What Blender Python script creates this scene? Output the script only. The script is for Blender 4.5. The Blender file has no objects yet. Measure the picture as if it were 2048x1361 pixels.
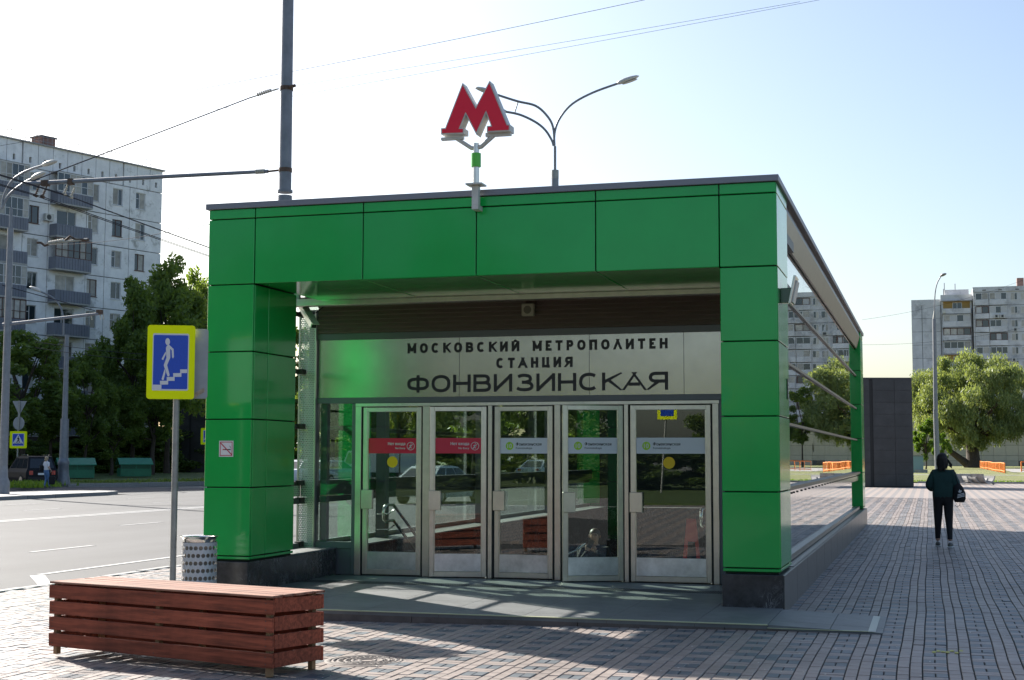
import bpy, math, random
import numpy as np
from mathutils import Vector, Matrix
random.seed(7); RNG=np.random.default_rng(11)
scene=bpy.context.scene; COL=scene.collection
# ---------------------------------------------------------------- camera
FPX=2855.98; YAW=.2837; PITCH=.0811; ROLL=.0018
CAM=np.array([1.5853,-15.9784,1.65])
_F0=np.array([-math.sin(YAW),math.cos(YAW),0.]);_R0=np.array([math.cos(YAW),math.sin(YAW),0.]);_U0=np.array([0,0,1.])
CF=_F0*math.cos(PITCH)+_U0*math.sin(PITCH);_U=_U0*math.cos(PITCH)-_F0*math.sin(PITCH)
CR=_R0*math.cos(ROLL)+_U*math.sin(ROLL);CU=_U*math.cos(ROLL)-_R0*math.sin(ROLL)
cd=bpy.data.cameras.new('camera');cam=bpy.data.objects.new('camera',cd);COL.objects.link(cam)
cd.sensor_width=36;cd.lens=FPX/2048*36;cd.clip_start=.1;cd.clip_end=4000
cam.matrix_world=Matrix(((CR[0],CU[0],-CF[0],CAM[0]),(CR[1],CU[1],-CF[1],CAM[1]),(CR[2],CU[2],-CF[2],CAM[2]),(0,0,0,1)))
scene.camera=cam
# survey helpers: read a place in the street off the photograph's perspective
def _ray(u,v): return CF+CR*(u-1024)/FPX-CU*(v-680.5)/FPX
def G(u,v,z=0.):
    d=_ray(u,v);return CAM+d*((z-CAM[2])/d[2])
def PY(u,v,y):
    d=_ray(u,v);return CAM+d*((y-CAM[1])/d[1])
def PX(u,v,x):
    d=_ray(u,v);return CAM+d*((x-CAM[0])/d[0])
def PD(u,v,D):
    d=_ray(u,v);return CAM+d*(D/(d@_F0))
# ---------------------------------------------------------------- light
SUN_EL=math.radians(31); SUN_AZ=(-.809,.588)
w=bpy.data.worlds.new('World');scene.world=w;w.use_nodes=True
nt=w.node_tree;bg=nt.nodes['Background'];sky=nt.nodes.new('ShaderNodeTexSky')
sky.sky_type='NISHITA';sky.sun_disc=False;sky.sun_elevation=SUN_EL;sky.sun_rotation=math.atan2(SUN_AZ[0],SUN_AZ[1])
sky.air_density=1.0;sky.dust_density=2.0;sky.ozone_density=1.7
nt.links.new(sky.outputs[0],bg.inputs[0]);bg.inputs[1].default_value=.075
sl=bpy.data.lights.new('sun','SUN');sun=bpy.data.objects.new('sun',sl);COL.objects.link(sun)
sl.energy=4.8;sl.angle=math.radians(.53);sl.color=(1,.955,.88)
sd=Vector((-SUN_AZ[0]*math.cos(SUN_EL),-SUN_AZ[1]*math.cos(SUN_EL),-math.sin(SUN_EL)))
sun.rotation_euler=sd.to_track_quat('-Z','Y').to_euler();sun.location=(-40,30,40)
scene.view_settings.view_transform='Standard';scene.view_settings.look='None';scene.view_settings.gamma=1
scene.view_settings.use_curve_mapping=False;scene.view_settings.exposure=1.33
scene.render.engine='CYCLES'
scene.cycles.max_bounces=10;scene.cycles.transparent_max_bounces=24;scene.cycles.glossy_bounces=5
scene.cycles.caustics_reflective=False
# ---------------------------------------------------------------- materials
MATS={}
def mat(name,color,rough=.6,metal=0.,spec=.5,coat=0.,noise=None,bump=None,rand=0.,aniso=0.):
    """principled; noise=(scale,amount[,detail]) colour mottling, bump=(scale,strength,dist), rand=per piece variation"""
    if name in MATS:return MATS[name]
    m=bpy.data.materials.new(name);m.use_nodes=True;t=m.node_tree;b=t.nodes['Principled BSDF']
    N=t.nodes.new;L=t.links.new
    b.inputs['Base Color'].default_value=(*color,1);b.inputs['Roughness'].default_value=rough;b.inputs['Metallic'].default_value=metal
    b.inputs['Specular IOR Level'].default_value=spec;b.inputs['Coat Weight'].default_value=coat
    if coat:b.inputs['Coat Roughness'].default_value=.04
    if aniso:b.inputs['Anisotropic'].default_value=aniso
    out=None
    if noise or bump:
        tc=N('ShaderNodeTexCoord')
    if noise:
        n=N('ShaderNodeTexNoise');n.inputs['Scale'].default_value=noise[0];n.inputs['Detail'].default_value=noise[2] if len(noise)>2 else 6
        n.inputs['Roughness'].default_value=.65
        L(tc.outputs['Object'],n.inputs['Vector'])
        mr=N('ShaderNodeMapRange');mr.inputs['From Min'].default_value=.3;mr.inputs['From Max'].default_value=.7
        mr.inputs['To Min'].default_value=1-noise[1];mr.inputs['To Max'].default_value=1+noise[1]
        L(n.outputs['Fac'],mr.inputs['Value']);out=mr.outputs['Result']
    if rand:
        gi=N('ShaderNodeNewGeometry');oi=N('ShaderNodeObjectInfo');ad=N('ShaderNodeMath');ad.operation='ADD'
        L(gi.outputs['Random Per Island'],ad.inputs[0]);L(oi.outputs['Random'],ad.inputs[1])
        fr=N('ShaderNodeMath');fr.operation='FRACT';L(ad.outputs[0],fr.inputs[0])
        mr=N('ShaderNodeMapRange');mr.inputs['To Min'].default_value=1-rand;mr.inputs['To Max'].default_value=1+rand
        L(fr.outputs[0],mr.inputs['Value'])
        if out is None:out=mr.outputs['Result']
        else:
            mu=N('ShaderNodeMath');mu.operation='MULTIPLY';L(out,mu.inputs[0]);L(mr.outputs['Result'],mu.inputs[1]);out=mu.outputs[0]
    if out is not None:
        vm=N('ShaderNodeVectorMath');vm.operation='SCALE';vm.inputs[0].default_value=color;L(out,vm.inputs['Scale']);L(vm.outputs[0],b.inputs['Base Color'])
    if bump:
        n=N('ShaderNodeTexNoise');n.inputs['Scale'].default_value=bump[0];n.inputs['Detail'].default_value=4 if bump[0]>3 else 1
        L(tc.outputs['Object'],n.inputs['Vector']);bp=N('ShaderNodeBump');bp.inputs['Strength'].default_value=bump[1];bp.inputs['Distance'].default_value=bump[2]
        L(n.outputs['Fac'],bp.inputs['Height']);L(bp.outputs[0],b.inputs['Normal'])
    MATS[name]=m;return m
def glass(name,tint=(.86,.93,.90),boost=.045,rough=0.,power=5.,wave=0.):
    m=bpy.data.materials.new(name);m.use_nodes=True;t=m.node_tree;t.nodes.clear();N=t.nodes.new;L=t.links.new
    o=N('ShaderNodeOutputMaterial');mx=N('ShaderNodeMixShader');tr=N('ShaderNodeBsdfTransparent');gl=N('ShaderNodeBsdfGlossy')
    tr.inputs[0].default_value=(*tint,1);gl.inputs[0].default_value=(1,1,1,1);gl.inputs['Roughness'].default_value=rough
    lw=N('ShaderNodeLayerWeight');lw.inputs[0].default_value=.5
    pw=N('ShaderNodeMath');pw.operation='POWER';pw.inputs[1].default_value=power;L(lw.outputs['Facing'],pw.inputs[0])
    ma=N('ShaderNodeMath');ma.operation='MULTIPLY_ADD';ma.inputs[1].default_value=1-boost;ma.inputs[2].default_value=boost
    L(pw.outputs[0],ma.inputs[0]);L(ma.outputs[0],mx.inputs[0]);L(tr.outputs[0],mx.inputs[1]);L(gl.outputs[0],mx.inputs[2])
    if wave:
        tc=N('ShaderNodeTexCoord');n=N('ShaderNodeTexNoise');n.inputs['Scale'].default_value=.8;n.inputs['Detail'].default_value=1
        L(tc.outputs['Object'],n.inputs['Vector']);bp=N('ShaderNodeBump');bp.inputs['Strength'].default_value=wave;bp.inputs['Distance'].default_value=.02
        L(n.outputs['Fac'],bp.inputs['Height']);L(bp.outputs[0],gl.inputs['Normal'])
    L(mx.outputs[0],o.inputs[0]);MATS[name]=m;return m
def leaf_mat(name,c1,c2,trans=.35):
    m=bpy.data.materials.new(name);m.use_nodes=True;t=m.node_tree;t.nodes.clear();N=t.nodes.new;L=t.links.new
    o=N('ShaderNodeOutputMaterial');mx=N('ShaderNodeMixShader');mx.inputs[0].default_value=trans
    d=N('ShaderNodeBsdfPrincipled');d.inputs['Roughness'].default_value=.5;tl=N('ShaderNodeBsdfTranslucent')
    gi=N('ShaderNodeNewGeometry');oi=N('ShaderNodeObjectInfo')
    r=N('ShaderNodeMath');r.operation='MULTIPLY_ADD';r.inputs[1].default_value=.35;L(oi.outputs['Random'],r.inputs[0])
    s2=N('ShaderNodeMath');s2.operation='MULTIPLY';s2.inputs[1].default_value=.65;L(gi.outputs['Random Per Island'],s2.inputs[0]);L(s2.outputs[0],r.inputs[2])
    cm=N('ShaderNodeMix');cm.data_type='RGBA';cm.inputs[6].default_value=(*c1,1);cm.inputs[7].default_value=(*c2,1)
    L(r.outputs[0],cm.inputs[0]);L(cm.outputs[2],d.inputs['Base Color'])
    vm=N('ShaderNodeVectorMath');vm.operation='MULTIPLY';vm.inputs[1].default_value=(1.5,1.35,.6);L(cm.outputs[2],vm.inputs[0]);L(vm.outputs[0],tl.inputs[0])
    L(d.outputs[0],mx.inputs[1]);L(tl.outputs[0],mx.inputs[2]);L(mx.outputs[0],o.inputs[0]);MATS[name]=m;return m
green=mat('green_cladding',(.010,.40,.074),.15,0,.4,coat=.15,bump=(1.1,.22,.03),noise=(1.7,.06),rand=.035)
green_lt=mat('green_sleeve',(.10,.55,.05),.35)
joint=mat('dark_joint',(.006,.02,.008),.8)
steel=mat('brushed_steel',(.64,.60,.55),.34,1,noise=(6,.10),aniso=.6)
steel_sign=mat('sign_steel',(.55,.50,.46),.23,1,noise=(5,.07),aniso=.8)
chrome=mat('polished_steel',(.75,.73,.69),.10,1)
alum=mat('grey_aluminium',(.13,.135,.145),.42,.35)
alum_dk=mat('dark_frame',(.045,.047,.05),.45,.2)
rubber=mat('black_gasket',(.008,.008,.009),.6)
capm=mat('roof_trim',(.22,.22,.25),.45,.4)
louv=mat('brown_louvre',(.20,.155,.13),.5,.2)
granite=mat('dark_granite',(.035,.034,.036),.22,0,.5,noise=(9,.55,10),bump=(30,.05,.01))
granite_side=mat('grey_granite',(.11,.105,.10),.32,0,.5,noise=(14,.35,10))
def scuff_granite(m):
    t=m.node_tree;b=t.nodes['Principled BSDF'];N=t.nodes.new;L=t.links.new
    tc=N('ShaderNodeTexCoord');mp=N('ShaderNodeMapping');mp.inputs['Scale'].default_value=(2.2,2.2,1.2);L(tc.outputs['Object'],mp.inputs[0])
    n=N('ShaderNodeTexNoise');n.inputs['Scale'].default_value=2.6;n.inputs['Detail'].default_value=9;n.inputs['Distortion'].default_value=1.6;n.inputs['Roughness'].default_value=.75
    L(mp.outputs[0],n.inputs['Vector'])
    r=N('ShaderNodeValToRGB');e=r.color_ramp.elements;e[0].position=.485;e[0].color=(0,0,0,1);e[1].position=.502;e[1].color=(1,1,1,1)
    x=e.new(.522);x.color=(0,0,0,1);L(n.outputs['Fac'],r.inputs[0])
    n2=N('ShaderNodeTexNoise');n2.inputs['Scale'].default_value=1.7;L(tc.outputs['Object'],n2.inputs['Vector'])
    mu=N('ShaderNodeMath');mu.operation='MULTIPLY';L(r.outputs[0],mu.inputs[0])
    mr=N('ShaderNodeMapRange');mr.inputs['From Min'].default_value=.45;mr.inputs['From Max'].default_value=.7;mr.inputs['To Max'].default_value=1.;L(n2.outputs['Fac'],mr.inputs['Value']);L(mr.outputs[0],mu.inputs[1])
    mx=N('ShaderNodeMix');mx.data_type='RGBA';old=b.inputs['Base Color'].links[0].from_socket
    L(mu.outputs[0],mx.inputs[0]);L(old,mx.inputs[6]);mx.inputs[7].default_value=(.48,.47,.47,1);L(mx.outputs[2],b.inputs['Base Color'])
scuff_granite(granite)
slab=mat('platform_stone',(.155,.16,.158),.5,noise=(5,.16,8),rand=.07)
riser=mat('step_riser',(.115,.09,.075),.6,noise=(6,.3,8))
asphalt=mat('asphalt',(.052,.052,.055),.85,noise=(40,.2,8),bump=(60,.25,.01))
def road_wear(m):
    t=m.node_tree;b=t.nodes['Principled BSDF'];N=t.nodes.new;L=t.links.new
    tc=N('ShaderNodeTexCoord');mp=N('ShaderNodeMapping');mp.inputs['Scale'].default_value=(.55,.02,1);L(tc.outputs['Object'],mp.inputs[0])
    n=N('ShaderNodeTexNoise');n.inputs['Scale'].default_value=1;n.inputs['Detail'].default_value=6;L(mp.outputs[0],n.inputs['Vector'])
    mr=N('ShaderNodeMapRange');mr.inputs['From Min'].default_value=.3;mr.inputs['From Max'].default_value=.7;mr.inputs['To Min'].default_value=.72;mr.inputs['To Max'].default_value=1.25;L(n.outputs['Fac'],mr.inputs['Value'])
    old=b.inputs['Base Color'].links[0].from_socket;vm=N('ShaderNodeVectorMath');vm.operation='SCALE';L(old,vm.inputs[0]);L(mr.outputs[0],vm.inputs['Scale']);L(vm.outputs[0],b.inputs['Base Color'])
road_wear(asphalt)
paint=mat('road_paint',(.34,.34,.335),.7,noise=(7,.25,8))
kerbm=mat('kerb_stone',(.24,.235,.23),.7,noise=(12,.2),rand=.1)
pave=mat('pavement_asphalt',(.30,.285,.265),.75,noise=(25,.15,8))
sand=mat('joint_sand',(.055,.050,.046),.95,noise=(20,.3))
paver_red=mat('paver_red',(.290,.240,.214),.52,noise=(9,.16,8),bump=(90,.25,.004),rand=.08)
paver_dark=mat('paver_dark',(.118,.133,.148),.50,noise=(9,.16,8),bump=(90,.25,.004),rand=.10)
iron=mat('cast_iron',(.15,.13,.118),.8,0,noise=(20,.25))
def soil(m,sc,lo,hi):
    t=m.node_tree;b=t.nodes['Principled BSDF'];N=t.nodes.new;L=t.links.new
    ge=N('ShaderNodeNewGeometry');n=N('ShaderNodeTexNoise');n.inputs['Scale'].default_value=sc;n.inputs['Detail'].default_value=7;n.inputs['Roughness'].default_value=.6;L(ge.outputs['Position'],n.inputs['Vector'])
    mr=N('ShaderNodeMapRange');mr.inputs['From Min'].default_value=.32;mr.inputs['From Max'].default_value=.62;mr.inputs['To Min'].default_value=lo;mr.inputs['To Max'].default_value=hi;L(n.outputs['Fac'],mr.inputs['Value'])
    old=b.inputs['Base Color'].links[0].from_socket;vm=N('ShaderNodeVectorMath');vm.operation='SCALE';L(old,vm.inputs[0]);L(mr.outputs[0],vm.inputs['Scale']);L(vm.outputs[0],b.inputs['Base Color'])
for m_ in(paver_red,paver_dark):soil(m_,.9,.74,1.06)
soil(slab,1.3,.78,1.06);soil(asphalt,.35,.82,1.1)
grassm=mat('grass',(.075,.115,.022),.85,noise=(2.3,.45,10),bump=(30,1,.05))
grass_dry=mat('dry_grass',(.17,.18,.055),.85,noise=(.9,.35,10),bump=(30,1,.05))
groundm=mat('ground',(.16,.155,.14),.9,noise=(.05,.25,6))
wood=mat('red_stained_wood',(.255,.062,.032),.72,0,.3,noise=(3,.25,8),rand=.12)
def wood_grain(m):
    t=m.node_tree;b=t.nodes['Principled BSDF'];N=t.nodes.new;L=t.links.new
    tc=N('ShaderNodeTexCoord');mp=N('ShaderNodeMapping');mp.inputs['Scale'].default_value=(1.6,26,26);L(tc.outputs['Object'],mp.inputs[0])
    n=N('ShaderNodeTexNoise');n.inputs['Scale'].default_value=1.4;n.inputs['Detail'].default_value=8;n.inputs['Distortion'].default_value=.6;L(mp.outputs[0],n.inputs['Vector'])
    v=N('ShaderNodeTexVoronoi');v.inputs['Scale'].default_value=2.1;mp2=N('ShaderNodeMapping');mp2.inputs['Scale'].default_value=(1.3,4,4);L(tc.outputs['Object'],mp2.inputs[0]);L(mp2.outputs[0],v.inputs['Vector'])
    kr=N('ShaderNodeMapRange');kr.inputs['From Min'].default_value=.03;kr.inputs['From Max'].default_value=.16;kr.inputs['To Min'].default_value=.42;kr.inputs['To Max'].default_value=1;L(v.outputs['Distance'],kr.inputs['Value'])
    mr=N('ShaderNodeMapRange');mr.inputs['From Min'].default_value=.3;mr.inputs['From Max'].default_value=.7;mr.inputs['To Min'].default_value=.52;mr.inputs['To Max'].default_value=1.4;L(n.outputs['Fac'],mr.inputs['Value'])
    mu=N('ShaderNodeMath');mu.operation='MULTIPLY';L(kr.outputs[0],mu.inputs[0]);L(mr.outputs[0],mu.inputs[1])
    old=b.inputs['Base Color'].links[0].from_socket;vm=N('ShaderNodeVectorMath');vm.operation='SCALE';L(old,vm.inputs[0]);L(mu.outputs[0],vm.inputs['Scale']);L(vm.outputs[0],b.inputs['Base Color'])
wood_grain(wood)
wood_top=mat('weathered_top',(.26,.125,.085),.75,0,.3,noise=(3,.25,8),rand=.15);wood_grain(wood_top)
postwood=mat('raw_wood',(.26,.15,.07),.65,noise=(6,.3,8))
yellow=mat('fluorescent_yellow',(.90,.98,.002),.6,0,.15,noise=(3,.02))
blue=mat('sign_blue',(.008,.065,.50),.3,noise=(60,.08))
signwhite=mat('sign_white',(.68,.68,.70),.4)
black=mat('sign_black',(.012,.012,.014),.5)
signgrey=mat('sign_back',(.30,.31,.33),.45,.5,noise=(4,.12))
galv=mat('galvanised_post',(.30,.30,.28),.5,.5,noise=(9,.2))
mastm=mat('mast_paint',(.19,.20,.235),.45,noise=(4,.18,8))
lampm=mat('lamp_grey',(.20,.21,.235),.45,.2,noise=(5,.15))
lens_m=mat('lamp_lens',(.55,.55,.50),.25)
rust=mat('rusty_metal',(.11,.07,.05),.7,.3,noise=(12,.4))
ceramic=mat('insulator',(.45,.42,.36),.4,noise=(8,.2))
cable=mat('cable',(.045,.045,.055),.95,0,.05)
red_acr=mat('red_acrylic',(.80,.008,.035),.16,0,.35,bump=(2.2,.35,.04))
offwhite=mat('white_metal',(.55,.54,.50),.45,.1,noise=(6,.12))
red_st=mat('red_sticker',(.74,.014,.055),.35)
white_st=mat('white_sticker',(.78,.78,.84),.4)
lime=mat('lime_dot',(.42,.72,.015),.4)
yell_st=mat('yellow_dot',(.95,.58,.003),.45)
letter=mat('black_lettering',(.010,.010,.011),.4)
letter_w=mat('white_lettering',(.75,.74,.74),.4)
door_glass=glass('door_glass',(.86,.92,.89),.055)
side_glass=glass('side_glass',(.88,.94,.91),.09,power=3.2,wave=.05)
far_glass=mat('window_glass',(.025,.035,.045),.06,0,.9)
curtain=mat('curtain',(.42,.40,.36),.7,noise=(2,.25),rand=.25)
panel_w=mat('white_panel',(.86,.85,.84),.8,noise=(1.1,.13,10),rand=.04)
def stain(m,col,lo,hi,sc):
    t=m.node_tree;b=t.nodes['Principled BSDF'];N=t.nodes.new;L=t.links.new
    tc=N('ShaderNodeTexCoord');n=N('ShaderNodeTexNoise');n.inputs['Scale'].default_value=sc;n.inputs['Detail'].default_value=12;n.inputs['Roughness'].default_value=.72;L(tc.outputs['Object'],n.inputs['Vector'])
    mr=N('ShaderNodeMapRange');mr.inputs['From Min'].default_value=lo;mr.inputs['From Max'].default_value=hi;mr.inputs['To Max'].default_value=.8;L(n.outputs['Fac'],mr.inputs['Value'])
    mx=N('ShaderNodeMix');mx.data_type='RGBA';old=b.inputs['Base Color'].links[0].from_socket;L(mr.outputs[0],mx.inputs[0]);L(old,mx.inputs[6]);mx.inputs[7].default_value=(*col,1);L(mx.outputs[2],b.inputs['Base Color'])
stain(panel_w,(.26,.255,.22),.56,.70,.75)
seam=mat('panel_seam',(.12,.115,.115),.9,noise=(2,.4))
balc_grey=mat('balcony_sheet',(.20,.21,.25),.6,noise=(2,.08),rand=.06)
balc_conc=mat('balcony_concrete',(.42,.41,.39),.8,noise=(2,.15))
frame_w=mat('window_frame',(.62,.62,.62),.5)
frame_b=mat('brown_window_frame',(.11,.055,.045),.5)
panel_g=mat('grey_panel',(.60,.60,.61),.85,noise=(.35,.2,10),rand=.04)
stain(panel_g,(.17,.17,.18),.52,.72,.28)
ochre=mat('ochre_wall',(.40,.25,.08),.8)
brick_d=mat('dark_brick',(.20,.12,.10),.8,noise=(3,.2))
beige=mat('beige_tile',(.55,.47,.33),.6,noise=(.5,.06),rand=.05)
blockm=mat('black_stone',(.030,.030,.034),.4,noise=(1.2,.25,10))
stain(blockm,(.05,.05,.055),.5,.7,.6)
kiosk_g=mat('kiosk_green',(.010,.15,.075),.5,noise=(2,.2,8));kiosk_r=mat('kiosk_roof',(.010,.20,.12),.5,noise=(2,.15,8));kiosk_p=mat('kiosk_patch',(.05,.22,.07),.6,noise=(2,.2))
orange=mat('orange_paint',(.75,.20,.02),.5,noise=(3,.2))
concrete=mat('concrete',(.34,.33,.32),.85,noise=(4,.3,8))
bark=mat('bark',(.06,.045,.035),.9,noise=(5,.4,8),bump=(9,1,.05))
leaf_dark=leaf_mat('leaf_dark',(.10,.17,.042),(.21,.30,.075),.6)
leaf_mid=leaf_mat('leaf_mid',(.08,.14,.03),(.18,.26,.065),.5)
leaf_light=leaf_mat('leaf_light',(.07,.15,.015),(.15,.25,.03),.45)
leaf_willow=leaf_mat('leaf_willow',(.135,.195,.078),(.26,.32,.145),.45)
leaf_yell=leaf_mat('leaf_yellow',(.15,.20,.02),(.28,.32,.04),.5)
skin=mat('skin',(.52,.32,.24),.5);hair_d=mat('dark_hair',(.009,.007,.006),.7,noise=(30,.3));hair_b=mat('blond_hair',(.42,.31,.18),.5);hair_br=mat('brown_hair',(.07,.045,.03),.5)
cl_dgreen=mat('dark_green_cloth',(.014,.046,.042),.9,noise=(8,.2));cl_black=mat('black_cloth',(.008,.008,.010),.85);cl_white=mat('white_cloth',(.72,.70,.72),.8)
cl_denim=mat('denim',(.10,.19,.36),.8,noise=(12,.2));shoe=mat('grey_shoe',(.09,.09,.085),.7);sole=mat('white_sole',(.6,.6,.58),.6)
car_black=mat('car_black',(.010,.010,.014),.5,0,.2);car_white=mat('car_white',(.62,.64,.66),.25,0,.5,coat=1);car_silver=mat('car_silver',(.30,.33,.35),.3,.3,.5,coat=1)
car_glass=mat('car_glass',(.012,.016,.02),.05,0,.8);tyre=mat('tyre',(.015,.015,.016),.85);rim=mat('alloy_rim',(.40,.40,.42),.3,.8);tail=mat('tail_light',(.45,.015,.012),.2,coat=.6)
pubred=mat('plain_red',(.55,.03,.03),.5)
# ---------------------------------------------------------------- mesh builder
ORG={}
def _props(o,label=None,cat=None,group=None,kind=None):
    if label:o['label']=label
    if cat:o['category']=cat
    if group:o['group']=group
    if kind:o['kind']=kind
    return o
class MB:
    def __init__(s): s.v=[];s.f=[];s.mi=[];s.cur=0;s.sm=[]
    def add(s,vs,fs,smooth=False):
        b=len(s.v);s.v.extend([tuple(map(float,p)) for p in vs])
        for f in fs: s.f.append(tuple(i+b for i in f));s.mi.append(s.cur);s.sm.append(smooth)
        return s
    def m(s,i): s.cur=i;return s
    def box(s,x0,x1,y0,y1,z0,z1,M=None,bev=0.):
        if bev<=0:
            P=[(x0,y0,z0),(x1,y0,z0),(x1,y1,z0),(x0,y1,z0),(x0,y0,z1),(x1,y0,z1),(x1,y1,z1),(x0,y1,z1)]
            Fc=[(0,3,2,1),(4,5,6,7),(0,1,5,4),(1,2,6,5),(2,3,7,6),(3,0,4,7)]
        else:
            P=[];idx={}
            X=(x0,x1);Y=(y0,y1);Z=(z0,z1);sg=(1,-1)
            for i in(0,1):
                for j in(0,1):
                    for k in(0,1):
                        for a in range(3):
                            p=[X[i]+bev*sg[i],Y[j]+bev*sg[j],Z[k]+bev*sg[k]];p[a]=(X[i],Y[j],Z[k])[a]
                            idx[i,j,k,a]=len(P);P.append(tuple(p))
            Fc=[]
            for a in range(3):
                b,c=[q for q in range(3) if q!=a]
                for e in(0,1):
                    q=[]
                    for (bb,cc) in((0,0),(1,0),(1,1),(0,1)):
                        ii=[0,0,0];ii[a]=e;ii[b]=bb;ii[c]=cc;q.append(idx[ii[0],ii[1],ii[2],a])
                    Fc.append(tuple(q))
            for a in range(3):      # edges along axis a
                b,c=[q for q in range(3) if q!=a]
                for eb in(0,1):
                    for ec in(0,1):
                        q=[]
                        for (ea,ax) in((0,b),(0,c),(1,c),(1,b)):
                            ii=[0,0,0];ii[a]=ea;ii[b]=eb;ii[c]=ec;q.append(idx[ii[0],ii[1],ii[2],ax])
                        Fc.append(tuple(q))
            for i in(0,1):
                for j in(0,1):
                    for k in(0,1): Fc.append((idx[i,j,k,0],idx[i,j,k,1],idx[i,j,k,2]))
        if M is not None: P=[tuple(M@Vector(p)) for p in P]
        return s.add(P,Fc)
    def tube(s,pts,r,n=8,cap=True,smooth=True):
        pts=[Vector(p) for p in pts]
        rs=r if isinstance(r,(list,tuple)) else [r]*len(pts)
        P=[];up=Vector((0,0,1));pu=None
        for i,p in enumerate(pts):
            t=(pts[min(i+1,len(pts)-1)]-pts[max(i-1,0)]).normalized()
            if pu is None:
                a=t.cross(up if abs(t.z)<.95 else Vector((1,0,0))).normalized()
            else:
                a=(pu-t*pu.dot(t)).normalized()
            pu=a;b=t.cross(a)
            for k in range(n):
                q=2*math.pi*k/n;P.append(p+(a*math.cos(q)+b*math.sin(q))*rs[i])
        Fc=[(i*n+k,i*n+(k+1)%n,(i+1)*n+(k+1)%n,(i+1)*n+k) for i in range(len(pts)-1) for k in range(n)]
        s.add(P,Fc,smooth)
        if cap:
            for i,rev in((0,True),(len(pts)-1,False)):
                q=list(range(n));s.add(P[i*n:(i+1)*n],[tuple(q[::-1] if rev else q)])
        return s
    def lathe(s,prof,c=(0,0,0),n=20,smooth=True):
        P=[(c[0]+r*math.cos(2*math.pi*k/n),c[1]+r*math.sin(2*math.pi*k/n),c[2]+z) for r,z in prof for k in range(n)]
        Fc=[(i*n+k,i*n+(k+1)%n,(i+1)*n+(k+1)%n,(i+1)*n+k) for i in range(len(prof)-1) for k in range(n)]
        return s.add(P,Fc,smooth)
    def prism(s,poly,d0,d1,fn):
        """poly 2D list, fn(a,b,d)->xyz"""
        n=len(poly);P=[fn(a,b,d0) for a,b in poly]+[fn(a,b,d1) for a,b in poly]
        Fc=[tuple(range(n))[::-1],tuple(range(n,2*n))]+[(i,(i+1)%n,n+(i+1)%n,n+i) for i in range(n)]
        return s.add(P,Fc)
    def ell(s,c,r,n=10,M=None):
        P=[];Fc=[]
        for i in range(n+1):
            a=math.pi*i/n
            for k in range(n*2):
                b=math.pi*k/n;p=Vector((r[0]*math.sin(a)*math.cos(b),r[1]*math.sin(a)*math.sin(b),r[2]*math.cos(a)))
                if M is not None:p=M@p
                P.append(p+Vector(c))
        w_=n*2
        for i in range(n):
            for k in range(w_):Fc.append((i*w_+k,(i+1)*w_+k,(i+1)*w_+(k+1)%w_,i*w_+(k+1)%w_))
        return s.add(P,Fc,True)
    def mesh(s,name,mats,origin=(0,0,0),flip=True):
        me=bpy.data.meshes.new(name)
        o=origin
        me.from_pydata([(p[0]-o[0],p[1]-o[1],p[2]-o[2]) for p in s.v],[],s.f)
        for m_ in (mats if isinstance(mats,(list,tuple)) else [mats]): me.materials.append(m_)
        if any(s.mi): me.polygons.foreach_set('material_index',s.mi)
        me.polygons.foreach_set('use_smooth',s.sm)
        if flip:
            import bmesh
            bm=bmesh.new();bm.from_mesh(me);bmesh.ops.recalc_face_normals(bm,faces=bm.faces);bm.to_mesh(me);bm.free()
        me.update();return me
    def build(s,name,mats,parent=None,local=False,flip=True,origin=None):
        """world coordinates unless local"""
        par=(0,0,0) if parent is None else ORG.get(parent.name,(0,0,0))
        org=origin if origin is not None else ((0,0,0) if local else par)
        o=bpy.data.objects.new(name,s.mesh(name,mats,org,flip));COL.objects.link(o)
        if parent is not None:o.parent=parent
        if origin is not None:
            o.location=(origin[0]-(0 if local else par[0]),origin[1]-(0 if local else par[1]),origin[2]-(0 if local else par[2]))
            ORG[o.name]=origin
        else: ORG[o.name]=(0,0,0) if local else par
        return o
def thing(name,label,cat,loc=(0,0,0),group=None,rz=0.):
    o=bpy.data.objects.new(name,None);COL.objects.link(o);o.empty_display_size=.2
    o.location=loc;o.rotation_euler=(0,0,rz);ORG[o.name]=tuple(map(float,loc));return _props(o,label,cat,group)
def struct(o): o['kind']='structure';return o
def inst(me,name,parent,loc,rot=(0,0,0),scale=None):
    """one more object on shared mesh data; loc is world minus parent's origin"""
    o=bpy.data.objects.new(name,me);COL.objects.link(o);o.parent=parent
    po=ORG.get(parent.name,(0,0,0)) if parent is not None else (0,0,0)
    o.location=(loc[0]-po[0],loc[1]-po[1],loc[2]-po[2]);o.rotation_euler=rot
    if scale:o.scale=scale
    ORG[o.name]=loc;return o
def copy_tree(o,parent=None,loc=None,label=None):
    c=o.copy();COL.objects.link(c)
    if parent is not None:c.parent=parent
    if loc is not None:c.location=loc
    if label:c['label']=label
    for ch in list(o.children):copy_tree(ch,c)
    return c
_dg=None
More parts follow.
